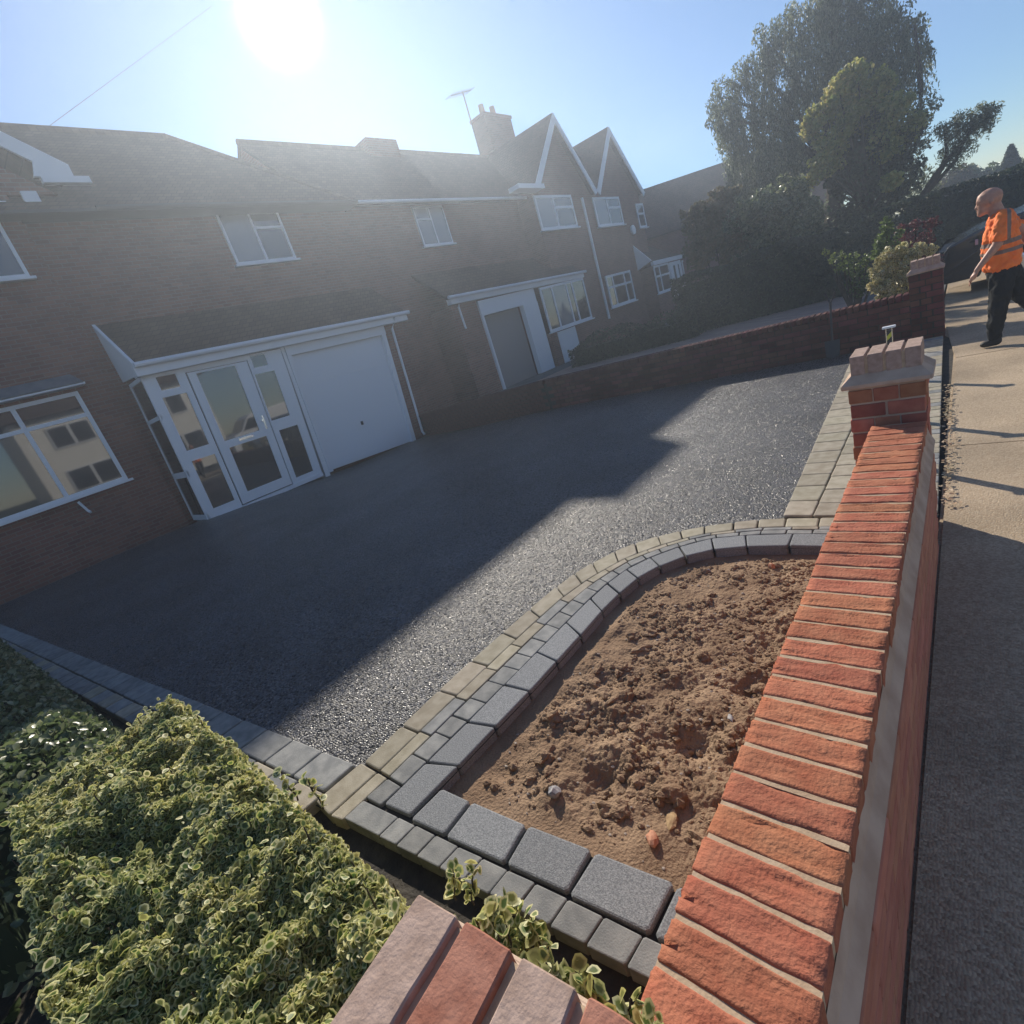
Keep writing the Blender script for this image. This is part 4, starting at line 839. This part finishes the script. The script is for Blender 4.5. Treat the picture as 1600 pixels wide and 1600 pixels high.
for b_ in willow[:20]: q = Vector(b_[:3]); m_ = fk.lerp(q, .5) + Vector((0, 0, .6)); tb.tube([fk, m_, q], [.13, .07, .02], 5)
l2 = scl([(-1.4, 22, 1.3, 0), (-1.06, 22.0, 1.7, 0.05), (-0.71, 22.0, 2.17, 0.05), (-0.45, 22.0, 2.48, 0.05), (-0.03, 22.0, 2.87, 0.05), (0.44, 22.0, 3.24, 0.03)], K)
tb.tube([q[:3] for q in l2], [.16, .12, .1, .07, .05, .02], 6); tb.tube([l2[2][:3], limb[6][:3], limb[7][:3]], [.07, .05, .02], 5); tb.tube([l2[1][:3], limb[9][:3], limb[5][:3], limb[3][:3]], [.07, .05, .04, .02], 5)
tb.tube([fk] + [q[:3] for q in scl([(-.99, 22, 3.55, 0), (-.98, 22, 4.67, 0), (-1.06, 22, 6.1, 0)], K)], [.18, .1, .08, .04], 6)
tb.build('trunk', M['bark'], WT)
YT = empty('yellow_leaved_tree', (-2.2, 19.4, 0)); tag(YT, 'broad tree with yellow green top growing in front of the willow', 'tree')
yel = scl([(-2.08, 19.0, 5.08, 0.31), (-2.52, 19.0, 4.93, 0.36), (-1.74, 19.3, 4.58, 0.4), (-1.34, 19.0, 4.01, 0.31), (-2.91, 19.0, 4.61, 0.33), (-3.25, 19.0, 4.3, 0.25), (-2.34, 19.5, 4.3, 0.57), (-1.54, 19.5, 3.48, 0.56), (-2.76, 19.0, 3.77, 0.43), (-3.03, 19.0, 3.33, 0.38), (-1.49, 18.2, 2.3, 0.22)], K)
yel2 = scl([(-2.32, 19.8, 3.05, 0.68), (-1.48, 19.8, 2.38, 0.63), (-2.09, 19.8, 1.96, 0.67), (-2.2, 19.9, 3.9, .6), (-1.5, 19.9, 3.2, .55)], K)
link('crown', leaf_mesh('crown', in_balls(rough(yel, 7), 11000, .3), .11, M['leaf_yellow'], .7), YT, world=True)
link('crown', leaf_mesh('crown', in_balls(rough(yel2, 6), 13000, .4), .11, M['leaf_dark'], .7), YT, world=True)
tb = MB(); tb.tube([(-2.1, 19.5, -.2), (-2.1, 19.6, 1.8), (-2.2, 19.5, 3.6)], [.2, .15, .07], 8)
for b_ in yel: tb.tube([(-2.1, 19.6, 1.8), b_[:3]], [.06, .015], 5)
tb.build('trunk', M['bark'], YT)
def bush(name, balls, n, size, mt, label, cat, asp=.7, shell=.5, group=None, stem=True, fancy=False, up=.3, extra=None):
    c = np.mean(np.array(balls)[:, :2], 0); e = empty(name, (float(c[0]), float(c[1]), 0)); tag(e, label, cat, group)
    P = in_balls(rough(balls, 6), n, shell * .6)
    if extra is not None: P = np.concatenate([P, extra])
    link('foliage', leaf_mesh('foliage', P, size, mt, asp, up=up, fancy=fancy), e, world=True)
    if stem:
        s = MB(); r = Vector((float(c[0]), float(c[1]), -.1))
        for b_ in balls[:12]: s.tube([r + Vector((random.uniform(-.1, .1), 0, 0)), r.lerp(Vector(b_[:3]), .6), b_[:3]], [.03, .02, .006], 5)
        s.build('stem', M['bark'], e)
    return e
bush('garden_bush', scl([(-6.02, 17.0, 3.01, 0.38), (-5.52, 17.0, 3.17, 0.33), (-5.44, 17.0, 2.54, 0.48), (-5.12, 17.0, 3.35, 0.32), (-4.98, 17.0, 2.03, 0.51), (-6.0, 17, 2.2, .5)], 1.1), 9000, .12, M['leaf_olive'], 'mottled olive and pinkish bush at the left foot of the willow', 'bush')
bush('garden_bush', scl([(-4.7, 17.0, 2.7, 0.49), (-4.05, 17.0, 2.62, 0.54), (-4.15, 17.0, 1.83, 0.62), (-3.31, 17.0, 2.18, 0.59), (-3.25, 17.0, 1.36, 0.64), (-3.4, 17.0, 2.83, 0.38), (-4.6, 17, 1.5, .6)], 1.1), 15000, .12, M['leaf_mid'], 'big glossy leaved green bush filling the space below the willow', 'bush')
def box_hedge(name, pts, n, size, mt, label, up=.2, mound=.1, stem=False):
    """pts: (x0,x1,y0,y1,z0,z1)"""
    x0, x1, y0, y1, z0, z1 = pts; A = [(x1 - x0) * (y1 - y0), (x1 - x0) * (z1 - z0) * 2, (y1 - y0) * (z1 - z0) * 2]; w_ = np.array(A) / sum(A); k = rng.choice(3, n, p=w_); U = rng.random((n, 3)); s_ = rng.integers(0, 2, n); dep = rng.random(n) ** 2 * .12
    P = np.stack([x0 + U[:, 0] * (x1 - x0), y0 + U[:, 1] * (y1 - y0), z0 + U[:, 2] * (z1 - z0)], 1)
    P[k == 0, 2] = z1 - dep[k == 0]; q = (k == 1); P[q, 1] = np.where(s_[q], y1 - dep[q], y0 + dep[q]); q = (k == 2); P[q, 0] = np.where(s_[q], x1 - dep[q], x0 + dep[q])
    wv = mound * (np.sin(P[:, 0] * 2.3 + P[:, 1]) + np.sin(P[:, 0] * 5.1 + 1) * .5 + np.sin(P[:, 1] * 4.3)); P[:, 2] += wv * (P[:, 2] - z0) / (z1 - z0)
    e = empty(name, ((x0 + x1) / 2, (y0 + y1) / 2, z0)); tag(e, label, 'hedge')
    link('foliage', leaf_mesh('foliage', P, size, mt, .65, up=up), e, world=True)
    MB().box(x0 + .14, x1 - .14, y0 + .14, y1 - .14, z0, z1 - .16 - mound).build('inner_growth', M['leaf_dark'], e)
    return e
box_hedge('dark_hedge', (-6.9, -.5, 16.6, 18.2, -.1, 1.65), 24000, .09, M['leaf_dark'], 'dark clipped hedge running under the willow behind the neighbouring drive', mound=.06)
box_hedge('low_hedge', (-10.4, -6.0, 15.4, 16.4, -.1, .75), 8000, .07, M['leaf_dark'], 'low shadowed green planting below the windows of the gabled house', mound=.1)
box_hedge('street_hedge', (-1.2, 9, 21.5, 23, -.1, 1.72), 22000, .1, M['leaf_dark'], 'long dark hedge behind the parked car at the right edge', mound=.03)
bush('red_shrub', [(-0.78, 11.0, 1.33, 0.08), (-0.62, 11.0, 1.32, 0.08), (-0.47, 11.0, 1.26, 0.08), (-0.38, 11.0, 1.25, 0.06), (-0.7, 11.0, 1.15, 0.11), (-0.51, 11.0, 1.08, 0.11), (-0.87, 11.0, 1.12, 0.08), (-.6, 11, .9, .2), (-.5, 11.1, .6, .2)], 2600, .04, M['leaf_red'], 'reddish leaved shrub behind the yellow variegated one', 'shrub')
bush('green_shrub', [(-0.93, 10.5, 1.41, 0.09), (-0.98, 10.5, 1.25, 0.11), (-0.91, 10.5, 1.08, 0.12), (-1.05, 10.5, 1.08, 0.09), (-0.78, 10.5, 1.27, 0.06), (-0.93, 10.5, 1.5, 0.05), (-.95, 10.5, .85, .13), (-.95, 10.5, .55, .12)], 1500, .05, M['leaf_lime'], 'upright bright green shrub above the yellow variegated one', 'shrub')
bush('variegated_shrub', [(-0.84, 9.3, 1.07, 0.1), (-0.67, 9.3, 1.08, 0.1), (-0.5, 9.3, 1.04, 0.09), (-0.39, 9.3, 0.99, 0.07), (-0.93, 9.3, 0.89, 0.12), (-0.78, 9.3, 0.89, 0.13), (-0.97, 9.2, 0.73, 0.1), (-0.83, 9.2, 0.66, 0.1), (-0.61, 9.3, 0.91, 0.12), (-0.68, 9.3, 0.73, 0.12), (-.75, 9.35, .45, .2)], 4200, .04, M['leaf_gold'], 'yellow and cream leaved shrub spilling over the boundary wall beside the pier', 'shrub', fancy=True)
bush('rose_bush', [(-1.82, 11.0, 1.3, 0.05), (-1.74, 11.0, 1.17, 0.07), (-1.6, 11.0, 1.18, 0.07), (-1.43, 11.0, 1.1, 0.08), (-1.52, 11.0, 1.0, 0.1), (-1.35, 11.0, 0.94, 0.1), (-1.66, 11.0, 0.99, 0.08), (-1.25, 11.0, 1.01, 0.08), (-1.44, 11.0, 0.87, 0.1), (-1.4, 11, .6, .18), (-1.2, 11, .7, .15)], 1300, .045, M['leaf_lime'], 'straggly rose bush with pale blooms left of the yellow shrub', 'shrub')
bush('round_bush', scl([(-0.58, 40.0, 2.19, 0.67), (-0.98, 40.0, 1.72, 0.56), (-0.08, 40.0, 1.37, 0.62), (-.5, 40, 1.3, .7)], 1.0), 6000, .15, M['leaf_olive'], 'rounded olive brown bush in the distance left of the walking man', 'bush')
bush('far_bushes', scl([(0.18, 40.0, 2.0, 0.45), (0.91, 40.0, 1.93, 0.41), (1.27, 40.0, 1.58, 0.47), (0.79, 40.0, 1.33, 0.6), (2.08, 40.0, 1.62, 0.4), (1.97, 40.0, 1.0, 0.47), (2.8, 40, 1.5, .6)], 1.05), 6000, .15, M['leaf_mid'], 'grey green bushes on the skyline above the man', 'bush')
CT = empty('conifer', (1.6, 40, 0)); tag(CT, 'narrow dark conifer on the skyline at the right edge', 'tree')
cone = np.stack([rng.random(7000), rng.random(7000) * 2 * math.pi, rng.random(7000) ** .5], 1); h_ = cone[:, 0]; rr = .75 * np.minimum(1, (1 - h_) * 2.2) ** .7 * cone[:, 2] + .03
link('crown', leaf_mesh('crown', np.stack([1.6 + rr * .66 * np.cos(cone[:, 1]), 40 + rr * .66 * np.sin(cone[:, 1]), -.1 + h_ * 2.95], 1), .14, M['leaf_dark'], .4), CT, world=True)
MB().tube([(1.6, 40, -.2), (1.6, 40, 2.0)], [.12, .03], 6).build('trunk', M['bark'], CT)

# near hedge of small variegated leaves
def hedge_top(x, y):
    return .725 + .03 * math.sin(x * 3.1 + 1) + .05 * mn.noise(Vector((x * 5, y * 5, 1))) + .055 * mn.noise(Vector((x * 13, y * 13, 4)))
def near_hedge(name, label, x0, x1, y0, y1, n, size, mt, ztop, ys=0., dz_=0., sideR=.25):
    P = []; ny = []
    ft = lambda x, y: ztop(x, y)
    i = 0
    while i < n:
        x = random.uniform(x0, x1); y = random.uniform(y0, y1); zt = ft(x, y)
        # rounded shoulders towards every edge
        m_ = min((y1 + ys * (x - x1)) - y, x - x0, x1 - x); 
        if m_ < 0: continue
        sh = 1 - (1 - min(1, m_ / sideR)) ** 2.2
        z = (zt + dz_) * (.25 + .75 * sh) if m_ < sideR else zt + dz_
        if m_ < .06: z = random.uniform(-.1, z)
        z -= abs(random.gauss(0, .042)); 
        if random.random() < .03: z += random.uniform(0, .05)
        P.append((x, y, z)); i += 1
    P = np.array(P); e = empty(name, ((x0 + x1) / 2, (y0 + y1) / 2, -.12)); tag(e, label, 'hedge')
    link('foliage', leaf_mesh('foliage', P, size, mt, .52, up=.55, fancy=True, var=.55), e, world=True)
    return e
NH = near_hedge('variegated_hedge', 'sunlit hedge of small cream edged green leaves in the bottom left foreground', -2.36, -.50, -.29, .285, 118000, .0175, M['leaf_var'], hedge_top, sideR=.12)
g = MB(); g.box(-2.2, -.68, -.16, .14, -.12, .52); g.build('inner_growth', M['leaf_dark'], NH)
tw = MB()
for k in range(120):
    x = random.uniform(-2.2, -.7); y = random.uniform(-.3, .2); z = hedge_top(x, y); tw.tube([(x, y, .3), (x + random.uniform(-.03, .03), y + random.uniform(-.03, .03), z + random.uniform(-.03, .03))], [.004, .0015], 4)
tw.build('twigs', M['bark'], NH, kind='stuff')
# taller shoots on top of the hedge and sprigs beside the foreground pier
SP = []; sh = MB()
def shoot(x, y, z, L, lean=(0, 0)):
    p = Vector((x, y, z)); path = [p]
    for k in range(6): p = p + Vector((lean[0] * L / 6 + random.uniform(-.004, .004), lean[1] * L / 6 + random.uniform(-.004, .004), L / 6)); path.append(p)
    sh.tube(path, [.0022] * 6 + [.001], 4)
    for q in path[1:]:
        for s_ in range(3): SP.append((q.x + random.uniform(-.012, .012), q.y + random.uniform(-.012, .012), q.z + random.uniform(-.006, .006)))
for (x, y) in ((-2.14, .20), (-2.04, .16), (-1.95, .2), (-1.62, .2), (-1.3, .22), (-1.2, .24)): shoot(x, y, .68, random.uniform(.05, .10))
for k in range(46):
    x = random.uniform(-.60, -.235); shoot(x, .20 + random.uniform(.0, .05) + .09 * (x + .3) * 0, random.uniform(.62, .74), random.uniform(.03, .07), (0, .3))
for k in range(14): shoot(random.uniform(-.75, -.5), random.uniform(.16, .3), random.uniform(.6, .68), random.uniform(.04, .08), (.1, .3))
NSP = 2600; px_ = rng.uniform(-.66, -.215, NSP); tpos = rng.random(NSP)
spill = np.stack([px_, .155 + .11 * rng.random(NSP) * (1 - .5 * (px_ + .66) / .45), .50 + .20 * tpos - .10 * (px_ + .66) / .45], 1)
link('foliage', leaf_mesh('foliage', spill, .019, M['leaf_var'], .52, up=.6, fancy=True, var=.5), NH, world=True)
link('sprigs', leaf_mesh('sprigs', np.array(SP), .021, M['leaf_var'], .62, up=.8, fancy=True), NH, world=True)
sh.build('stem', M['bark'], NH, kind='stuff')
dark_top = lambda x, y: .55 + .05 * math.sin(x * 1.9) + .04 * math.sin(x * 5 + y * 4)
DH = near_hedge('shaded_hedge', 'lower dark green hedge continuing in the house shadow at the left edge', -8.5, -2.5, -1.4, .16, 42000, .036, M['leaf_mid'], dark_top, ys=.075)
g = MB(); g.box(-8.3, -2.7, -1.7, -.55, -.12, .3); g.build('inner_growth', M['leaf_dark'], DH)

# dry leaves blown along the gutter
LP = []; 
for k in range(260):
    y = 3.4 + 2.7 * random.random() ** .9; x = -.125 - .017 * (y - 3.4) + random.gauss(0, .018) + .02; LP.append((x, y, .004 + random.random() * .006))
M['dry'] = leaf_mat('dry_leaf', [(.25, .16, .08), (.42, .32, .18), (.5, .42, .28)], transl=.1)
o = link('fallen_leaves', leaf_mesh('fallen_leaves', np.array(LP), .022, M['dry'], .5, up=7, fold=.12, fancy=True)); tag(o, 'dry brown leaves gathered along the gutter beside the pavement', 'fallen leaves', kind='stuff')

# ------------------------------------------------------------------ people
def balls_mesh(chains, vox, smooth_it=4, noise_amp=0., nscale=14):
    bm = bmesh.new()
    def ball(c, r, sc=(1, 1, 1)):
        q = bmesh.ops.create_icosphere(bm, subdivisions=2, radius=1)['verts']
        for x in q: x.co = Vector(c) + Vector((x.co.x * r * sc[0], x.co.y * r * sc[1], x.co.z * r * sc[2]))
    for ch in chains:
        if len(ch) == 1: ball(*ch[0]); continue
        for (p, r, *s0), (q, t, *s1) in zip(ch[:-1], ch[1:]):
            p = Vector(p); q = Vector(q); n = max(2, int((q - p).length / (min(r, t) * .35))); sc = s0[0] if s0 else (1, 1, 1); sd = s1[0] if s1 else sc
            for k in range(n + 1): f_ = k / n; ball(p.lerp(q, f_), r + (t - r) * f_, tuple(sc[i] + (sd[i] - sc[i]) * f_ for i in range(3)))
    m = bpy.data.meshes.new('tmp'); bm.to_mesh(m); bm.free(); o = bpy.data.objects.new('tmp', m); COL.objects.link(o)
    md = o.modifiers.new('r', 'REMESH'); md.mode = 'VOXEL'; md.voxel_size = vox
    ms = o.modifiers.new('s', 'SMOOTH'); ms.iterations = smooth_it; ms.factor = .5
    dg = bpy.context.evaluated_depsgraph_get(); out = bpy.data.meshes.new_from_object(o.evaluated_get(dg)); bpy.data.objects.remove(o)
    if noise_amp:
        for v_ in out.vertices: v_.co += v_.normal * noise_amp * mn.fractal(Vector((v_.co.x * nscale, v_.co.y * nscale, v_.co.z * nscale * .6)), .8, 2, 3)
    out.polygons.foreach_set('use_smooth', [True] * len(out.polygons)); return out
PX, PY = .0, 7.5
def pm(*c): return (c[0] + PX, PY + c[1], c[2])
MAN = empty('person', (.2, 7.5, 0)); tag(MAN, 'bald man in an orange hi-vis shirt and black trousers striding along the pavement', 'person')
M['skin'] = mat('skin', (.42, .22, .16), .55, .4, c2=(.5, .28, .2), nscale=30)
def handf(w, d):   # palm + fingers as chains; w wrist, d direction down-left
    w = Vector(w); d = Vector(d).normalized(); s = Vector((0, 1, 0)); ch = [[(w, .02), (w + d * .05, .026, (1, 1.2, 1))]]
    for k in range(4):
        o_ = s * (-.027 + k * .018); a = w + d * .065 + o_; L = (.03, .037, .034, .027)[k]; cu = Vector((.25, 0, -.6)) if d.x < 0 else Vector((-.2, 0, -.6))
        ch.append([(w + d * .04 + o_ * .8, .010), (a, .0095), (a + d * L, .0085), (a + d * L + (d + cu).normalized() * L * .8, .0072)])
    ch.append([(w + d * .01 + Vector((.01, -.02, 0)), .011), (w + d * .04 + Vector((-.015, -.038, .0)), .0095), (w + d * .07 + Vector((-.02, -.04, -.01)), .008)])
    return ch
head = [[((.152, 7.5, 1.432), .092, (1.12, .88, 1.03))], [((.115, 7.5, 1.385), .060, (1., .92, 1.1)), ((.112, 7.5, 1.335), .052, (1.05, .95, .8))], [((.066, 7.5, 1.40), .014), ((.052, 7.5, 1.378), .0115), ((.058, 7.5, 1.370), .011)],
        [((.078, 7.5, 1.432), .034, (.7, 1.3, .5))], [((.072, 7.5, 1.338), .019, (.8, 1.2, .6))], [((.086, 7.5, 1.312), .027, (1, 1.2, .9))], [((.165, 7.418, 1.40), .022, (.8, .4, 1.4))], [((.165, 7.582, 1.40), .022, (.8, .4, 1.4))],
        [((.175, 7.5, 1.38), .058), ((.215, 7.5, 1.25), .062)]]
arms = [[((.26, 7.35, 1.215), .058), ((.205, 7.30, 1.01), .044), ((.195, 7.30, .995), .040), ((.055, 7.27, .815), .025)], [((.27, 7.65, 1.215), .058), ((.40, 7.69, 1.03), .043), ((.46, 7.68, .84), .025)]] + handf((.05, 7.27, .80), (-.45, 0, -.85)) + handf((.46, 7.68, .83), (.1, 0, -1))
torso = [[((.235, 7.5, 1.2), .10, (1, 1.5, 1)), ((.26, 7.5, .8), .11, (1, 1.3, 1))]]
legs_skin = [[((.255, 7.42, .7), .07), ((.2, 7.42, .1), .035)], [((.29, 7.58, .7), .07), ((.40, 7.57, .42), .05), ((.60, 7.57, .2), .035)]]
bodym = balls_mesh(head + arms + torso + legs_skin, .0075, 3); bodym.materials.append(M['skin']); link('body', bodym, MAN, world=True)
M['shirt'] = mat('hivis_orange', (.9, .17, .03), .75, .3, c2=(.95, .24, .05), nscale=10)
def shirt_bands(m):
    t = m.node_tree; n = t.nodes; l = t.links; b = n['Principled BSDF']; old = b.inputs['Base Color'].links[0].from_socket
    geo = n.new('ShaderNodeNewGeometry'); s = n.new('ShaderNodeSeparateXYZ'); l.new(geo.outputs['Position'], s.inputs[0])
    def rng_(sock, a, c):
        g1 = n.new('ShaderNodeMath'); g1.operation = 'GREATER_THAN'; g1.inputs[1].default_value = a; l.new(sock, g1.inputs[0]); g2 = n.new('ShaderNodeMath'); g2.operation = 'LESS_THAN'; g2.inputs[1].default_value = c; l.new(sock, g2.inputs[0]); g3 = n.new('ShaderNodeMath'); g3.operation = 'MULTIPLY'; l.new(g1.outputs[0], g3.inputs[0]); l.new(g2.outputs[0], g3.inputs[1]); return g3.outputs[0]
    def mx_(a, c): q = n.new('ShaderNodeMath'); q.operation = 'MAXIMUM'; l.new(a, q.inputs[0]); l.new(c, q.inputs[1]); return q.outputs[0]
    f_ = mx_(rng_(s.outputs[2], .985, 1.025), rng_(s.outputs[2], .905, .94))
    v1 = n.new('ShaderNodeMath'); v1.operation = 'MULTIPLY'; l.new(rng_(s.outputs[0], .272, .30), v1.inputs[0]); l.new(rng_(s.outputs[2], 1.02, 1.3), v1.inputs[1]); f_ = mx_(f_, v1.outputs[0])
    mm_ = n.new('ShaderNodeMixRGB'); l.new(f_, mm_.inputs[0]); l.new(old, mm_.inputs[1]); mm_.inputs[2].default_value = (.24, .17, .14, 1); l.new(mm_.outputs[0], b.inputs['Base Color'])
shirt_bands(M['shirt'])
shm = balls_mesh([[((.222, 7.5, 1.262), .055, (1.1, 1.8, .8)), ((.235, 7.5, 1.20), .098, (1.15, 1.75, 1)), ((.235, 7.5, 1.05), .125, (1.12, 1.42, 1)), ((.235, 7.5, .92), .135, (1.15, 1.35, 1)), ((.245, 7.5, .79), .133, (1.12, 1.35, .6))],
    [((.25, 7.36, 1.222), .076), ((.222, 7.30, 1.09), .074)], [((.26, 7.64, 1.222), .074), ((.34, 7.69, 1.10), .070)]], .010, 2, .017, 20); shm.materials.append(M['shirt']); link('shirt', shm, MAN, world=True)
M['trouser'] = mat('black_trousers', (.022, .024, .026), .9, .2)
trm = balls_mesh([[((.245, 7.5, .80), .115, (1.1, 1.35, .6)), ((.26, 7.5, .70), .12, (1.1, 1.35, 1))], [((.25, 7.43, .68), .105), ((.215, 7.42, .42), .082), ((.185, 7.42, .10), .062)],
    [((.30, 7.57, .68), .105), ((.40, 7.57, .42), .08), ((.62, 7.57, .17), .058)]], .011, 2, .017, 18); trm.materials.append(M['trouser']); link('trousers', trm, MAN, world=True)
M['boot'] = mat('black_boots', (.015, .015, .016), .6, .4)
bt = balls_mesh([[((.20, 7.42, .05), .05, (1, .9, 1)), ((.115, 7.42, .03), .042, (1.1, 1, .8))]], .01, 2); bt.materials.append(M['boot']); link('boot', bt, MAN, world=True)
bt = balls_mesh([[((.66, 7.57, .16), .048), ((.62, 7.57, .06), .042), ((.59, 7.57, .045), .035)]], .01, 2); bt.materials.append(M['boot']); link('boot', bt, MAN, world=True)
eye = MB().tube([(.066, 7.462, 1.405), (.062, 7.462, 1.405)], .008, 6).build('eye', M['iron'], MAN)

# ------------------------------------------------------------------ parked car
CAR = empty('parked_car', (1.5, 12.6, 0)); tag(CAR, 'dark car parked nose out behind the man at the right edge', 'car')
M['paint'] = mat('dark_blue_paint', (.012, .016, .024), .25, .5); b_ = M['paint'].node_tree.nodes['Principled BSDF']; b_.inputs['Coat Weight'].default_value = .8; b_.inputs['Coat Roughness'].default_value = .04
M['rubber'] = mat('tyre_rubber', (.015, .015, .015), .85, .3)
CX = -.42; prof = [(0, .32), (.04, .62), (.16, .80), (.55, .94), (1.05, 1.02), (1.10, 1.03), (1.75, 1.44), (2.1, 1.5), (3.0, 1.48), (3.5, 1.36), (3.95, 1.05), (4.05, .85), (4.08, .4), (4.0, .25), (3.7, .22), (3.62, .42), (3.35, .56), (3.08, .42), (3.0, .22), (1.25, .2), (1.17, .42), (.9, .56), (.62, .42), (.54, .22), (.1, .22)]
m = MB().prism([(CX + x, 11.75, z) for x, z in prof], (0, 0, 0), (0, 1.7, 0)).build('body', M['paint'], CAR)
for v_ in m.data.vertices:
    if v_.co.z > 1.1: v_.co.y += (12.6 - v_.co.y) * .22
    elif v_.co.z < .6: v_.co.y += (12.6 - v_.co.y) * .03
bevel_mesh(m.data, .035, 3, .4)
for sgn in (-1, 1):
    yy = 12.6 + sgn * .80
    MB().prism([(CX + 1.28, yy, 1.05), (CX + 1.80, yy - sgn * .13, 1.38), (CX + 2.25, yy - sgn * .15, 1.42), (CX + 2.25, yy, 1.05)], (0, 0, 0), (0, .01 * sgn, 0)).build('side_window', M['cargl'], CAR)
    MB().prism([(CX + 2.33, yy, 1.05), (CX + 2.33, yy - sgn * .15, 1.42), (CX + 3.0, yy - sgn * .15, 1.41), (CX + 3.3, yy, 1.08)], (0, 0, 0), (0, .01 * sgn, 0)).build('side_window', M['cargl'], CAR)
    o = MB().hexa([(CX + .0, yy - sgn * .28, .62), (CX + .26, yy + .03 * sgn, .62), (CX + .40, yy + .03 * sgn, .75), (CX + .10, yy - sgn * .28, .78)], [(CX + .02, yy - sgn * .28, .72), (CX + .30, yy + .045 * sgn, .74), (CX + .45, yy + .03 * sgn, .82), (CX + .12, yy - sgn * .28, .84)]).build('headlight', M['cargl'], CAR)
    o = MB().box(CX + 1.42, CX + 1.58, yy + sgn * .08 - .05, yy + sgn * .08 + .12, 1.03, 1.16).build('door_mirror', M['paint'], CAR); bevel_mesh(o.data, .03, 2)
MB().prism([(CX + 1.14, 12.6, 1.065), (CX + 1.70, 12.6, 1.415), (CX + 1.73, 12.6, 1.42), (CX + 1.18, 12.6, 1.065)], (0, -.62, 0), (0, .62, 0)).build('windscreen', M['cargl'], CAR)
M['pink'] = mat('indicator_lens', (.7, .35, .4), .3, .5)
MB().box(CX + .49, CX + .525, 11.735, 11.76, .72, .80).build('side_indicator', M['pink'], CAR)
for wx in (.9, 3.35):
    for sgn in (-1, 1):
        c = (CX + wx, 12.6 + sgn * .74, .3); tw_ = MB().tube([(c[0], c[1] - .09, .3), (c[0], c[1] - .07, .3), (c[0], c[1] + .07, .3), (c[0], c[1] + .09, .3)], [.26, .3, .3, .26], 24).build('wheel', M['rubber'], CAR)
        MB().tube([(c[0], c[1] + sgn * .092, .3), (c[0], c[1] + sgn * .10, .3)], [.19, .17], 16).build('rim', M['chrome'], tw_)

# white van parked across the road, mirrored in the porch glass
VAN = empty('parked_van', (9.4, 14.5, -.11)); tag(VAN, 'white panel van parked across the road facing the houses', 'van')
vp = [(12.2, .2), (12.2, .85), (12.55, 1.15), (13.0, 1.25), (13.6, 1.95), (14.0, 2.15), (17.0, 2.2), (17.15, 2.1), (17.2, .3)]
o = MB().prism([(8.5, y_, z_) for y_, z_ in vp], (0, 0, 0), (1.85, 0, 0)).build('body', M['white'], VAN); bevel_mesh(o.data, .06, 2, .3)
MB().prism([(8.49, 13.15, 1.28), (8.49, 13.7, 1.9), (8.49, 14.5, 1.92), (8.49, 14.5, 1.25)], (-.01, 0, 0), (.01, 0, 0)).build('side_window', M['cargl'], VAN)
MB().prism([(8.65, 13.03, 1.30), (10.2, 13.03, 1.30), (10.15, 13.56, 1.93), (8.7, 13.56, 1.93)], (0, -.02, 0), (0, -.01, 0.01)).build('windscreen', M['cargl'], VAN)
for yy in (13.1, 16.3):
    for xx in (8.55, 10.3): MB().tube([(xx - .1, yy, .22), (xx + .1, yy, .22)], .33, 20).build('wheel', M['rubber'], VAN)

# telephone wires
g = MB(); g.tube([(-16.0, 5.332, 9.339), (-19.0, 7.923, 11.78), (-26.0, 17.471, 19.662)], .006, 4); o = g.build('telephone_wire', M['iron']); tag(o, 'thin telephone wire rising from the left house roof', 'wire')

# ------------------------------------------------------------------ haze volume, added to stand in for the sun's lens glare
hz = MB().box(-24, 24, -13, 50, -1.5, 12.6).build('haze', None, kind='stuff'); hm = bpy.data.materials.new('haze'); hm.use_nodes = True; t = hm.node_tree; t.nodes.clear()
pv = t.nodes.new('ShaderNodeVolumePrincipled'); ou = t.nodes.new('ShaderNodeOutputMaterial'); pv.inputs['Color'].default_value = (.74, .85, 1., 1); pv.inputs['Density'].default_value = .0066; pv.inputs['Anisotropy'].default_value = .63; t.links.new(pv.outputs[0], ou.inputs['Volume']); hz.data.materials.append(hm)
hz['label'] = 'thin haze added between the houses to imitate the veil of sun glare'; hz['category'] = 'haze'
